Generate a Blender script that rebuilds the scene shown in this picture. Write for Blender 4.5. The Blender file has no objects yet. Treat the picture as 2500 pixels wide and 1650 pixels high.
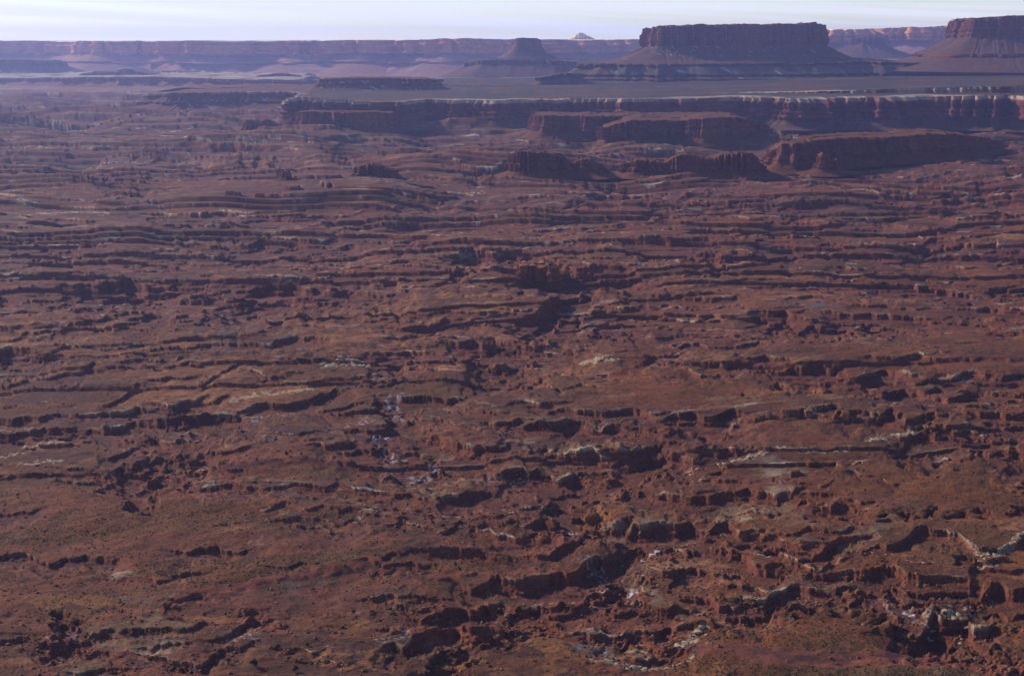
import bpy, math, random
import numpy as np
from math import radians, sin, cos, tan, atan, pi

random.seed(7)
rng = np.random.default_rng(11)
SC = bpy.context.scene
COL = SC.collection
F32 = np.float32

# ------------------------------------------------------------------ camera
W, H = 1024.0, 675.0
CAM_Z = 400.0
FPX = W * 50.0 / 36.0                 # 50 mm on 36 mm
HORIZON = 41.0
TH = atan((H / 2 - HORIZON) / FPX)    # pitch down
cam_data = bpy.data.cameras.new('camera')
cam_data.lens = 50.0
cam_data.sensor_width = 36.0
cam_data.clip_start = 1.0
cam_data.clip_end = 200000.0
cam = bpy.data.objects.new('camera', cam_data)
COL.objects.link(cam)
cam.location = (0, 0, CAM_Z)
cam.rotation_euler = (pi / 2 - TH, 0, 0)
SC.camera = cam


def ray(px, py):
    """px, py in the 1024 x 675 frame -> X/Y and dz/Y of the sight line"""
    u = (np.asarray(px, float) - W / 2) / FPX
    v = (H / 2 - np.asarray(py, float)) / FPX
    dy = cos(TH) + v * sin(TH)
    return u / dy, (-sin(TH) + v * cos(TH)) / dy


K = 1024.0 / 2376.0                   # survey sheet -> frame


def sx(px, py, Y):                    # survey sheet position, distance -> X
    return float(ray(px * K, py * K)[0]) * Y


def sz(py, Y):                        # survey sheet height, distance -> z
    return CAM_Z + float(ray(0, py * K)[1]) * Y


# ------------------------------------------------------------------ noise
_r = np.random.RandomState(5)
PERM = _r.permutation(256).astype(np.int32)
ANG = _r.rand(256) * 2 * pi
GX, GY = np.cos(ANG).astype(F32), np.sin(ANG).astype(F32)


def perlin(x, y, seed=0):
    x = np.asarray(x, F32); y = np.asarray(y, F32)
    xf = np.floor(x); yf = np.floor(y)
    ix = xf.astype(np.int32) + seed * 57; iy = yf.astype(np.int32) + seed * 131
    fx = x - xf; fy = y - yf
    u = fx * fx * fx * (fx * (fx * 6 - 15) + 10)
    v = fy * fy * fy * (fy * (fy * 6 - 15) + 10)
    a = PERM[ix & 255]; b = PERM[(ix + 1) & 255]
    iy0 = iy & 255; iy1 = (iy + 1) & 255
    h00 = PERM[(a + iy0) & 255]; h10 = PERM[(b + iy0) & 255]
    h01 = PERM[(a + iy1) & 255]; h11 = PERM[(b + iy1) & 255]
    n00 = GX[h00] * fx + GY[h00] * fy
    n10 = GX[h10] * (fx - 1) + GY[h10] * fy
    n01 = GX[h01] * fx + GY[h01] * (fy - 1)
    n11 = GX[h11] * (fx - 1) + GY[h11] * (fy - 1)
    a = n00 + u * (n10 - n00); b = n01 + u * (n11 - n01)
    return (a + v * (b - a)) * F32(1.5)


def fbm(x, y, oct=4, seed=0, gain=0.5, lac=2.03, weights=None):
    s = 0; amp = 1.0
    for o in range(oct):
        n = perlin(x, y, seed + o * 7) * F32(amp)
        if weights is not None:
            n = n * weights[o]
        s = s + n
        x = x * F32(lac) + F32(13.7); y = y * F32(lac) + F32(7.3); amp *= gain
    return s


def billow(x, y, oct=2, seed=0):
    s = 0; amp = 1.0
    for o in range(oct):
        s = s + np.abs(perlin(x, y, seed + o * 5)) * F32(amp)
        x = x * F32(2.1) + F32(3.3); y = y * F32(2.1) + F32(9.1); amp *= 0.5
    return s


def sstep(a, b, x):
    t = np.clip((x - a) / (b - a), 0, 1)
    return t * t * (3 - 2 * t)


def mix(a, b, t):
    return a + (b - a) * t


# ------------------------------------------------------------------ helpers
def mesh_from(name, verts, faces, cols=None, mat=None, smooth=True):
    """faces: (n,3) or (n,4) int array"""
    me = bpy.data.meshes.new(name)
    verts = np.ascontiguousarray(verts, F32); faces = np.ascontiguousarray(faces, np.int32)
    n, k = faces.shape
    me.vertices.add(len(verts)); me.vertices.foreach_set('co', verts.ravel())
    me.loops.add(n * k); me.loops.foreach_set('vertex_index', faces.ravel())
    me.polygons.add(n)
    me.polygons.foreach_set('loop_start', np.arange(0, n * k, k, dtype=np.int32))
    me.update(calc_edges=True)
    if smooth:
        me.polygons.foreach_set('use_smooth', np.ones(n, bool))
    if cols is not None:
        c = np.ones((len(verts), 4), F32); c[:, :3] = cols
        at = me.attributes.new('rock', 'FLOAT_COLOR', 'POINT')
        at.data.foreach_set('color', c.ravel())
    if mat:
        me.materials.append(mat)
    me.update()
    return me


def obj(name, me, parent=None, **props):
    o = bpy.data.objects.new(name, me)
    COL.objects.link(o)
    if parent:
        o.parent = parent
    for k, v in props.items():
        o[k] = v
    return o


def grid_faces(nr, nc, wrap=False):
    i = np.arange(nr - 1)[:, None]; j = np.arange(nc if wrap else nc - 1)[None, :]
    j1 = (j + 1) % nc
    f = np.stack([i * nc + j + 0 * i, (i + 1) * nc + j, (i + 1) * nc + j1, i * nc + j1 + 0 * i], -1)
    return f.reshape(-1, 4)


# ------------------------------------------------------------------ materials
def rock_material(name, scale, bump, var=0.35, rough=0.95, spread=1.0, gain=1.0):
    m = bpy.data.materials.new(name); m.use_nodes = True
    nt = m.node_tree; N = nt.nodes; L = nt.links
    bs = N['Principled BSDF']
    bs.inputs['Roughness'].default_value = rough
    bs.inputs['Specular IOR Level'].default_value = 0.15
    at = N.new('ShaderNodeAttribute'); at.attribute_name = 'rock'
    tc = N.new('ShaderNodeTexCoord')
    n1 = N.new('ShaderNodeTexNoise'); n1.inputs['Scale'].default_value = scale
    n1.inputs['Detail'].default_value = 6; n1.inputs['Roughness'].default_value = 0.65
    L.new(tc.outputs['Object'], n1.inputs['Vector'])
    mp = N.new('ShaderNodeMapping'); mp.inputs['Scale'].default_value = (spread, spread, 9.0)
    L.new(tc.outputs['Object'], mp.inputs['Vector'])
    n2 = N.new('ShaderNodeTexNoise'); n2.inputs['Scale'].default_value = scale * 0.25
    n2.inputs['Detail'].default_value = 4
    L.new(mp.outputs['Vector'], n2.inputs['Vector'])
    mr = N.new('ShaderNodeMapRange')
    mr.inputs['From Min'].default_value = 0.25; mr.inputs['From Max'].default_value = 0.75
    mr.inputs['To Min'].default_value = (1 - var) * gain; mr.inputs['To Max'].default_value = (1 + var) * gain
    L.new(n1.outputs['Fac'], mr.inputs['Value'])
    mr2 = N.new('ShaderNodeMapRange')
    mr2.inputs['From Min'].default_value = 0.3; mr2.inputs['From Max'].default_value = 0.7
    mr2.inputs['To Min'].default_value = 1 - var * .5; mr2.inputs['To Max'].default_value = 1 + var * .5
    L.new(n2.outputs['Fac'], mr2.inputs['Value'])
    mu = N.new('ShaderNodeMath'); mu.operation = 'MULTIPLY'
    L.new(mr.outputs[0], mu.inputs[0]); L.new(mr2.outputs[0], mu.inputs[1])
    vm = N.new('ShaderNodeVectorMath'); vm.operation = 'SCALE'
    L.new(at.outputs['Color'], vm.inputs[0]); L.new(mu.outputs[0], vm.inputs['Scale'])
    L.new(vm.outputs[0], bs.inputs['Base Color'])
    bp = N.new('ShaderNodeBump'); bp.inputs['Strength'].default_value = 0.6
    bp.inputs['Distance'].default_value = bump
    L.new(n1.outputs['Fac'], bp.inputs['Height']); L.new(bp.outputs[0], bs.inputs['Normal'])
    return m


M_GROUND = rock_material('red_rock_ground', 0.35, 1.6, 0.36)
M_CLIFF = rock_material('banded_cliff_rock', 0.06, 5.0, 0.30)
M_FAR = rock_material('far_cliff_rock', 0.012, 20.0, 0.25, gain=2.7)  # gain pales the far rock, standing in for part of the haze
M_SLAB = rock_material('slab_rock', 0.6, 0.4, 0.3)


def flat_material(name, c1, c2, scale, rough=0.9):
    m = bpy.data.materials.new(name); m.use_nodes = True
    nt = m.node_tree; N = nt.nodes; L = nt.links
    bs = N['Principled BSDF']; bs.inputs['Roughness'].default_value = rough
    bs.inputs['Specular IOR Level'].default_value = 0.1
    tc = N.new('ShaderNodeTexCoord')
    n = N.new('ShaderNodeTexNoise'); n.inputs['Scale'].default_value = scale; n.inputs['Detail'].default_value = 4
    L.new(tc.outputs['Object'], n.inputs['Vector'])
    r = N.new('ShaderNodeValToRGB')
    r.color_ramp.elements[0].position = .3; r.color_ramp.elements[0].color = (*c1, 1)
    r.color_ramp.elements[1].position = .7; r.color_ramp.elements[1].color = (*c2, 1)
    L.new(n.outputs['Fac'], r.inputs['Fac']); L.new(r.outputs['Color'], bs.inputs['Base Color'])
    return m


# rock colours (albedo)
C = {k: np.array(v, F32) for k, v in dict(
    red=(.315, .088, .022), soil=(.245, .080, .021), olive=(.150, .083, .032), slick=(.46, .170, .062),
    pale=(.42, .325, .21), tan=(.42, .235, .115), orange=(.45, .185, .062), shale=(.105, .045, .036),
    cliff=(.30, .092, .060), snow=(.58, .61, .70), grey=(.19, .155, .14), scree=(.21, .115, .09),
    yellow=(.34, .235, .13)).items()}
for _k in C:
    if _k not in ('snow', 'pale'): C[_k] = C[_k] * F32(.50)

# ------------------------------------------------------------------ the survey: ledges, pale rims, sand, snow
# sheets: origin of each survey sheet; a sheet unit is half a survey unit
SH = {1: (0, 57), 2: (1188, 0), 3: (0, 380.2), 4: (1188, 380.2), 5: (0, 807.8), 6: (1188, 807.8), 7: (0, 1140.5), 8: (1188, 1140.5)}
# sheet: "thickness[/recovery]: x,y x,y ..."
LEDGES = {
7: """22:0,295 110,290 150,300 225,335 330,320 400,295 480,300 520,320
25:845,275 920,262 1010,255 1100,258
14:800,390 880,368 940,358
20:540,650 620,628 700,630 780,645 860,635 950,622
18:120,740 200,745 270,740
16:380,745 500,742
18:370,845 480,825 600,805
14:690,720 760,715 830,690
25:700,760 780,770 880,785 960,780 1050,745 1130,715
18:1000,680 1080,650 1150,625 1230,610
15:1270,735 1350,728 1500,720
14:1480,760 1560,770 1640,780 1700,770
75/1.2:1880,710 1920,670 1980,630 2060,610 2140,605 2230,600
50/1.2:1970,545 2050,548 2120,520 2200,500 2280,490 2376,500
18:1690,465 1730,480 1800,470 1900,465 2000,462 2100,450 2200,440
14:1830,520 1930,530 2000,520
42:2210,400 2290,370 2376,365
14:1690,315 1800,325 1900,322 1980,318
20:2000,262 2080,252 2200,248 2260,262 2310,285 2376,290
14:1240,125 1360,130 1500,120 1600,125 1660,120
14:1330,160 1480,155 1600,160
10:1780,80 1900,75 2050,70 2160,75
70/0.6:285,690 320,660 365,645
16:0,690 100,680 220,690
12:1100,560 1200,555
10:1260,340 1330,345 1470,335
12:500,540 560,560 640,590
10:720,380 800,385""",
8: """25:0,275 100,262 200,255 300,215 350,165
75:0,390 120,370 250,345 340,300 430,255 520,210 585,205
60:520,180 560,140 640,125 830,118
50:740,180 840,205 950,225 1060,262 1150,320 1290,370
45:790,130 900,120 1000,135 1110,165
28:1090,180 1180,190 1300,205 1400,215
50:670,370 740,390 860,430 960,470 1080,500 1230,525
40:740,320 800,315 890,325
25:900,370 1000,390 1200,415
95/0.7:1180,490 1250,465 1300,425 1400,415 1445,440
32:1290,320 1400,330 1550,325 1700,335 1800,350 1950,365 2100,380 2175,390
26:1640,235 1740,230 1820,200 1880,150 1950,135 2040,165 2100,200 2170,250
55:2130,460 2200,445 2376,430
110/0.8:1900,600 1960,550 2050,565 2120,590 2145,630
70/0.8:1960,690 2050,715 2150,745 2250,780 2376,810
55/0.8:1660,420 1720,450 1780,520 1870,535
55:0,490 100,485 200,490 320,460 450,462 530,470
28:530,480 700,490 850,500 920,490
40/3.5:370,640 470,600 600,588 760,590 850,580
45/1:500,690 540,650 620,655 690,680
25/1:640,750 700,740 770,740
20:0,600 120,560 250,545
30:70,130 150,105 270,115
16:1450,60 1530,40 1580,60
14:1000,60 1150,55 1300,60
12:300,60 420,40
14:1500,420 1560,400 1640,390""",
6: """20:600,545 700,545 800,565 900,580 1030,600
48:525,610 620,630 750,640 880,650 1045,645
90:0,545 60,530 160,525 300,530
42:400,545 480,535 600,560
25:350,640 430,610 530,605
32:1060,650 1150,640 1260,625
14:1310,655 1380,650 1470,640
12:1390,600 1460,610
28:1470,710 1560,715 1590,735
8:1500,690 1600,680 1700,680
45:60,330 150,330 285,325
30:280,345 380,350 500,360 600,365 700,390
36:130,450 220,455 350,460 480,465
60:580,445 665,430
40:660,430 740,450 845,480
16:40,235 120,232 260,228
30:170,275 260,260 380,265 480,262 560,270 650,285
46:640,300 720,310 820,295 920,290 1020,290
10:250,155 310,152 390,155
22:780,385 860,365 940,370 1000,375 1070,385
10:1310,325 1400,315 1430,320
26:1540,335 1600,325 1700,320
24:1700,330 1800,335 1940,325
30:1200,65 1300,60 1430,55 1540,65
36:1600,95 1700,88 1795,95
20:1670,25 1740,30 1850,25 1990,30
42:1750,145 1830,140 1915,150
36:1950,195 2050,190 2120,180 2225,185
22:2040,105 2150,90 2205,95
25:2260,100 2376,90
30:2120,310 2200,315 2376,325
12:2080,280 2180,290 2376,280
18:2270,190 2376,200
20:2270,225 2345,230
36:1840,385 1920,390 1995,400
30:2040,375 2120,385 2205,385
30:1950,480 2010,475 2065,500
60:2290,445 2376,460
16:2230,525 2300,515 2376,520
20:1155,40 1230,40
30:955,460 1000,440 1045,450
14:870,40 1000,55 1090,55
18:790,60 880,95 990,80 1090,70
10:2280,620 2376,640
12:1560,560 1700,570 1800,600""",
5: """30:0,290 60,310 130,300 190,290 240,270 320,262 420,250 520,250 620,235 665,232
22:700,225 780,220 880,200 960,190 1045,190
46:0,380 80,375 150,370 230,355 340,335 470,320 600,305 720,290 860,285 1000,270 1155,275
28:1150,240 1250,230 1380,200 1520,170 1565,160
16:520,410 640,405 760,385 900,365 1030,345
30:680,400 760,405 900,410 965,405
10:1450,260 1560,230 1700,195
42:1570,265 1640,240 1720,235 1815,240
40:1700,360 1800,330 1905,300
25:1820,175 1880,180 1960,185 2090,180 2145,180
22:2060,210 2130,220 2230,255 2310,275
25:2300,325 2376,310
12:1990,290 2080,320 2170,345 2250,360
55:1905,330 1990,380 2100,410 2200,440 2265,435
16:880,500 960,485 1080,480 1160,470
20:520,490 580,480 650,440
22:550,550 635,545
14:340,575 430,570 540,575
14:340,605 430,600 500,605
55/0.7:590,620 640,600 700,600 795,595
25:720,560 830,555 915,530
14:1020,540 1095,530
25:1510,440 1590,425 1650,415
18:1520,490 1620,485
22:1700,550 1775,560
70:1700,425 1780,410 1830,440 1900,470 2000,525
20:1860,560 1965,540
30:2020,670 2090,640 2180,625 2280,620 2376,600
16:0,145 100,130 200,115 330,100 440,75 490,75
14:2100,110 2200,100 2300,85
30:0,20 130,20
12:1130,75 1230,90 1330,110
22:690,235 760,225 940,190
10:930,140 1010,95 1090,60
14:1640,690 1750,680 1850,690
12:500,225 560,200 640,150
9:1160,130 1280,110 1400,100
9:1500,110 1700,90 1850,70
9:1600,140 1800,120 1960,95
12:560,60 700,40 900,30
12:700,120 820,105 930,110""",
4: """120/1.2:100,665 150,640 230,605 300,580 385,575
36:0,540 60,530 160,530 245,535
60:0,390 105,385
42:200,480 300,500 400,495 520,500 605,515
60:0,780 60,790 160,805 265,820
25:750,785 860,780 980,795 1100,790 1165,780
42:1180,670 1280,670 1400,690 1505,690
30:1500,690 1600,700 1720,705 1805,720
25:1480,655 1620,660 1800,670 1965,690
10:1280,600 1400,595 1540,605
14:1600,620 1800,625 2010,635
12:1650,530 1800,540 1870,540
14:1440,395 1600,395 1820,405
14:1760,425 1900,435 2125,455
36:2270,410 2376,390
12:1500,480 1620,480 1700,480
38:1180,320 1280,330 1400,320 1505,320
18:1870,355 1940,340 2005,340
25:520,345 700,355 850,350 985,355
25:840,395 940,400 1050,400
25:1050,400 1200,415 1275,430
45:900,440 960,470 1025,460
16:560,445 680,440 800,435
20:640,200 760,195 900,190 1020,190 1200,185 1330,180 1465,170
15:0,265 80,270 180,280 330,280 480,290 600,285
12:620,280 730,270 860,265 955,270
26:340,110 440,105 560,110 685,100
15:0,150 120,145 245,150
22:270,160 360,150 435,165
13:0,180 100,175 240,180
18:1580,140 1700,135 1845,145
17:1900,145 2050,150 2125,155
19:2100,110 2200,100 2376,90
15:1850,50 2000,30 2125,40
20:2240,20 2376,20
25:1640,280 1705,275
25:1200,265 1335,265
25:1920,250 1995,250
25:2110,580 2205,575
9:2150,540 2200,540 2376,555
16:2060,700 2155,720
14:1780,730 1855,735
16:2080,635 2376,655
16:580,890 700,860 805,840
14:620,610 760,600 900,610 1060,600
12:540,560 700,570 860,565
12:460,650 600,660 740,640
14:380,340 460,330 560,330
14:1000,320 1100,310 1180,300
14:1560,230 1700,225 1820,230
14:2000,210 2150,205 2376,215
10:900,90 1060,85 1200,95""",
3: """60:2110,400 2180,395 2376,390
52:1120,540 1200,530 1350,530 1450,545 1600,555 1700,565 1855,570
110:1100,590 1200,575 1350,575 1475,590
90:340,520 420,500 550,500 705,520
60:0,560 100,570 200,575 315,580
46:840,590 900,575 1000,580 1105,590
26:960,670 1080,650 1195,655
70:1420,620 1500,610 1545,600
20:1250,440 1400,440 1520,445 1700,440 1905,430
14:1480,490 1600,490
26:1040,360 1160,365 1300,360 1480,365 1655,350
24:880,340 980,345 1100,340 1250,335 1400,330 1545,330
17:1670,340 1800,340 1930,335 2035,340
24:740,285 850,275 1000,275 1150,270 1255,270
15:120,275 300,280 450,275 600,275
24:640,180 740,180 850,195 930,210 1020,190 1100,195 1300,200 1505,185
26:1140,220 1250,210 1400,205 1505,200
36:1520,190 1600,190 1665,200
20:280,245 405,250
18:0,360 120,355 300,355 425,345
15:400,340 545,340
15:0,390 150,385 320,385 505,380
13:220,425 355,420
19:1860,140 1960,145 2055,140
26:2040,120 2150,110 2285,115
21:2200,155 2376,150
16:1840,235 1925,225
15:1900,290 2000,290 2150,285 2215,295
15:460,100 560,95 705,90
19:410,40 525,40
26:260,25 355,15
25:40,475 115,470
30:0,670 55,680
14:0,830 120,800 250,770 330,745
20:330,745 450,720 540,690
26:250,870 360,850 550,845 615,835
18:680,860 850,840 1000,820 1200,810 1485,800
16:460,785 600,790 705,775
25:900,720 1005,735
25:800,705 885,690
30:0,900 60,890 205,890
26:1680,860 1800,850 1900,830 2085,850
32:2050,800 2200,790 2355,800
60:2280,900 2376,880
14:1800,790 1950,750 2105,710
14:1900,690 2100,680 2376,690
14:1650,660 1800,650 1900,655
12:1550,500 1700,495 1850,500
16:1740,430 1900,440 2090,430
14:1500,660 1560,640 1700,640
20:360,660 440,650
18:600,700 700,695
14:800,400 920,430 1060,420
12:0,305 200,300 420,310
14:1700,270 1800,260 1900,265""",
1: """85/1:380,560 600,560 850,565 900,590
26:850,550 1050,555 1255,560
30:1180,580 1260,575 1385,590
20:1500,530 1700,525 1905,530
30:0,520 60,525 105,530
20:0,565 200,575 400,570
30:260,660 365,655
12:0,470 300,465 600,470 740,470
10:560,540 700,535 880,545
10:0,410 250,430 500,420
24:1560,560 1650,560 1800,565
14:1900,510 2100,505 2376,515
20:2050,640 2200,650 2376,645
14:1950,590 2150,585 2376,590
12:950,500 1200,495 1450,500
14:0,620 150,610 260,620
12:1400,520 1500,515
14:400,690 520,680 700,690
14:480,740 620,730 800,735""",
2: """22:1200,590 1400,600 1560,595
18:1300,560 1500,555 1700,570
14:560,700 760,690 900,705
16:820,730 1000,700 1180,720
14:0,650 200,655 420,660
14:230,690 440,685
16:1900,790 2050,780 2200,790
14:2000,690 2200,680 2376,660
14:1650,590 1900,580 2100,600
12:100,810 400,800 700,815
12:900,810 1100,800 1300,810
16:1500,800 1750,790 1900,800"""}

# pale = pale caprock, tan / orange / yellow = bare sand and rubble, grey = grey shale, snow
STROKES = {
5: """pale 18:1070,200 1180,180 1300,165 1450,155
pale 22:1490,60 1600,40 1700,50
tan 16:960,465 1080,440 1180,425
pale 16:1220,405 1300,400
pale 34:0,490 100,460 220,440 300,435
pale 18:90,540 180,530 280,520
tan 22:1890,590 2100,580 2376,555
pale 14:2150,570 2376,548
tan 25:1900,630 2000,600 2080,595
tan 14:800,270 1000,260 1100,240
tan 28:800,330 900,325
tan 14:340,600 500,610 640,650 680,680
tan 8:450,650 500,700
tan 12:2060,210 2150,205 2300,240
yellow 10:360,40 450,25
orange 40:560,215 640,215 700,225
orange 60:960,170 1020,120 1090,80
orange 18:740,210 900,180
orange 16:60,125 250,90 470,65
tan 14:520,450 600,470
tan 12:900,600 1000,570
snow .5 22:1160,280 1240,265 1390,235
snow .5 30:1610,350 1640,320 1700,310
snow .55 40:1830,195 1860,260
snow 1 7:1730,385 1800,370
snow .55 44:1770,450 1850,500 1950,520 2000,525
snow .3 14:1150,75 1200,80
grey 60:1280,650 1400,670
tan 10:1650,720 1760,740 1950,745""",
6: """pale 24:0,550 60,540
pale 34:345,25 400,15 465,30
tan 10:650,515 740,520
pale 10:800,505 870,500
pale 14:990,490 1100,470 1190,465
grey 16:1060,490 1250,495
pale 11:1230,455 1330,460 1450,465 1580,455
pale 22:1660,415 1750,400 1850,370
tan 12:1540,330 1600,310 1700,310
pale 12:1480,235 1540,205
yellow 14:420,205 550,190
yellow 25:940,210 1080,220 1150,215
yellow 8:1070,230 1070,270
orange 18:2020,430 2120,430
tan 10:1930,160 2020,175
orange 50:1150,180 1400,185 1560,215
orange 40:470,620 430,680 360,750
orange 30:2270,640 2376,600
yellow 46:980,700 1150,720 1300,700
tan 22:480,430 580,420
orange 30:1250,100 1400,110
tan 30:60,300 200,300
snow .3 20:1560,250 1620,280
snow .3 14:1900,430 2040,490""",
7: """tan 30:1600,440 1650,400 1700,390
pale 22:1650,110 1720,80 1800,70
tan 14:1640,300 1700,320 1750,340
tan 25:380,410 430,405
orange 18:1500,750 1600,760 1700,745 1780,730
orange 34:0,800 200,790 350,800
orange 60:160,520 330,490 440,510
orange 20:1030,185 1150,175
orange 30:1530,540 1640,540
tan 12:1990,255 2100,245 2250,240
orange 60:2060,830 2130,790 2190,780
orange 40:2230,600 2376,610
pale 12:1800,70 2160,72
tan 30:1480,155 1700,150
tan 25:2050,690 2150,660
grey 40:1300,420 1450,400
grey 30:580,500 700,510
snow .5 40:1790,700 1860,640
snow .4 25:1080,680 1180,670
snow .35 30:1180,240 1210,220
snow .4 36:270,690 330,620
snow .4 22:440,700 560,740""",
8: """pale 12:360,768 430,778 520,795 640,818 740,815 820,775 860,720 910,670
pale 16:820,775 850,710
pale 40:790,660 830,630 890,590
pale 24:540,800 640,790
pale 22:80,480 180,460 280,445
pale 30:2170,245 2240,260 2320,220 2376,170
pale 18:2190,300 2250,295
pale 14:2100,200 2150,235
tan 60:1300,420 1400,395 1520,365 1600,385
orange 60:1500,470 1560,420
pale 40:1930,540 2050,520 2120,500
tan 16:1740,435 1850,480 1940,495
yellow 60:1580,200 1680,170 1770,120
yellow 36:950,70 1100,80 1250,90
orange 32:900,490 1050,540 1200,570
orange 26:430,60 500,20 520,-20
orange 20:300,130 400,100 470,60
orange 22:610,240 700,210 760,240
orange 14:1150,320 1250,370
tan 14:900,690 1000,610 1040,600
tan 22:2190,520 2180,620 2260,700
orange 20:640,250 780,300 1000,330
grey 60:330,700 420,730
orange 24:560,750 480,740 400,745
snow 1 9:600,215 680,198
snow 1 7:265,120 300,117
snow 1 7:540,385 580,380
snow .5 14:505,345 530,330
snow .45 60:350,280 400,310
snow .4 30:1700,440 1780,500 1860,510
snow 1 7:1820,500 1870,510
snow .45 40:340,700 420,720""",
3: """pale 14:0,145 80,150 160,160
pale 10:0,240 150,220 350,215 500,215
pale 10:500,190 620,190
pale 10:1020,180 1150,185 1350,190
pale 8:600,410 750,400 890,400
pale 14:880,420 920,400 970,400 1010,410
tan 9:1160,360 1400,350 1660,350
pale 6:2080,105 2250,100
pale 6:1980,270 2150,280 2220,292
grey 20:400,600 500,620 610,635
grey 50:1000,800 1200,780 1400,790
orange 40:1380,40 1420,10
orange 40:860,-10 1000,10
pale 14:1500,910 1600,895 1700,905
orange 70:600,740 300,780 100,810
orange 80:1600,610 1500,700 1400,720
orange 60:1700,650 1900,640""",
4: """pale 6:0,178 160,178
tan 7:640,190 850,185 1200,175
pale 14:650,240 750,250 900,255
pale 6:1320,118 1400,120
pale 10:650,120 710,120
grey 10:830,525 950,520 1030,530
pale 5:1360,533 1460,530
pale 10:2240,600 2376,600
pale 5:1550,470 1600,470
grey 14:310,735 400,720 520,720
pale 4:310,735 400,720 520,722
orange 8:1290,485 1340,485
pale 14:2060,265 2150,265
tan 7:0,255 200,270 480,280
pale 8:330,880 480,880
orange 40:1300,570 1600,580 1850,600
yellow 36:1600,780 1700,830
yellow 14:1250,560 1340,570
grey 30:1250,620 1500,640""",
1: """pale 7:0,300 100,300
tan 6:400,395 750,395
pale 7:0,435 180,440 400,460
pale 8:540,535 700,538 870,545
pale 8:1000,470 1100,480
orange 50:1370,690 1440,650
orange 30:940,630 1100,625 1350,630
orange 16:860,690 1000,700
pale 10:0,790 100,795
tan 8:700,600 900,590
pale 6:1100,550 1300,548""",
2: """pale 10:0,625 100,640
tan 8:300,660 450,665
pale 6:1290,660 1400,670
pale 6:700,700 800,690"""}

# smooth scrub-covered plains (survey units): centre, radii, strength
PLAINS = [(1850, 1550, 470, 150, 1), (1450, 1290, 90, 30, .7), (1180, 1250, 150, 30, .8), (2100, 1290, 170, 40, .7), (1250, 1330, 120, 22, .8), (1000, 1150, 130, 20, .7), (1720, 1230, 120, 25, .6), (330, 1230, 620, 120, 1), (700, 1330, 330, 110, .9), (150, 1390, 300, 60, .7), (1860, 1530, 300, 95, 1), (1560, 890, 330, 50, .9),
          (1900, 1000, 260, 45, .9), (2150, 1120, 330, 70, .9), (640, 1060, 240, 45, .9), (2180, 800, 260, 60, .6),
          (640, 790, 130, 22, .8), (1900, 700, 300, 40, .4), (500, 430, 260, 30, .6), (1300, 1260, 130, 35, .8), (1600, 790, 200, 40, .4),
          (2250, 610, 130, 50, .8), (2200, 1240, 160, 50, .7), (1220, 690, 60, 20, .3), (1000, 1440, 160, 30, .8)]
# bare knobbly slickrock: centre, radii, strength
KNOBS = [(850, 730, 420, 90, 1), (1000, 800, 420, 45, 1), (350, 800, 380, 70, .8), (1350, 640, 330, 60, .8), (500, 880, 300, 40, .8),
         (1250, 820, 200, 60, 1), (1650, 830, 130, 30, 1), (250, 650, 350, 60, .7), (700, 600, 400, 40, .6), (1650, 700, 420, 50, .5),
         (1020, 1000, 120, 40, 1), (1700, 560, 500, 60, .4), (2100, 560, 300, 60, .4), (1600, 1300, 150, 40, .6)]
# slopes facing the camera, their shade painted in shale colour: centre, radii, strength
SHADED_SLOPES = [(350, 960, 430, 45, .8), (640, 985, 200, 40, .7), (1200, 1165, 190, 45, .75), (1340, 1320, 220, 90, .6), (2000, 1365, 300, 35, .75), (2150, 930, 260, 70, .6),
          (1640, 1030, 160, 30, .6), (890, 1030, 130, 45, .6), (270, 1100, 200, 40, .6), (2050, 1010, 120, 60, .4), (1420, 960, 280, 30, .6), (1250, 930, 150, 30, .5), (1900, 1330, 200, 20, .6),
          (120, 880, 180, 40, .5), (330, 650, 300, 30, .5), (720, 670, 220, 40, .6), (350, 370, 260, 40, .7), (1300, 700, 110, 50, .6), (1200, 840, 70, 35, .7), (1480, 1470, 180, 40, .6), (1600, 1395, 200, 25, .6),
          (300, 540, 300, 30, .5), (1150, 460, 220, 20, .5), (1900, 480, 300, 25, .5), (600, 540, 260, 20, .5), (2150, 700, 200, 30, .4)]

def stroke_mask(PX, PY, pts, w, seed, ragged=0.6):
    """soft distance mask round a polyline given in frame units on the ground; returns slice and mask"""
    pts = np.array(pts, float)
    pad = w * 1.6 + 1
    c0 = np.searchsorted(cols_px, pts[:, 0].min() - pad * 2); c1 = np.searchsorted(cols_px, pts[:, 0].max() + pad * 2)
    r0 = np.searchsorted(rows_py, pts[:, 1].min() - pad); r1 = np.searchsorted(rows_py, pts[:, 1].max() + pad)
    if c1 - c0 < 2 or r1 - r0 < 2:
        return None
    sl = (slice(r0, r1), slice(c0, c1))
    gx = cols_px[c0:c1][None, :]; gy = rows_py[r0:r1][:, None]
    d = np.full((r1 - r0, c1 - c0), 1e9)
    if len(pts) == 1:
        pts = np.vstack([pts, pts + [[.1, 0]]])
    for (ax, ay), (bx, by) in zip(pts[:-1], pts[1:]):
        dx, dy = bx - ax, by - ay
        t = np.clip(((gx - ax) * dx + (gy - ay) * dy) / (dx * dx + dy * dy + 1e-9), 0, 1)
        d = np.minimum(d, np.hypot((gx - ax - t * dx) * 0.7, gy - ay - t * dy))
    n = fbm(gx / (w * 2.2) + 0 * gy, gy / (w * 0.9) + 0 * gx, 3, seed)
    hw = w * 0.5
    return sl, 1 - sstep(hw * .55, hw * 1.1, d + n * hw * ragged * 1.3)


def parse(txt):
    out = []
    for line in txt.strip().splitlines():
        head, pts = line.split(':')
        out.append((head.strip(), [tuple(map(float, p.split(','))) for p in pts.split()]))
    return out


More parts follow.
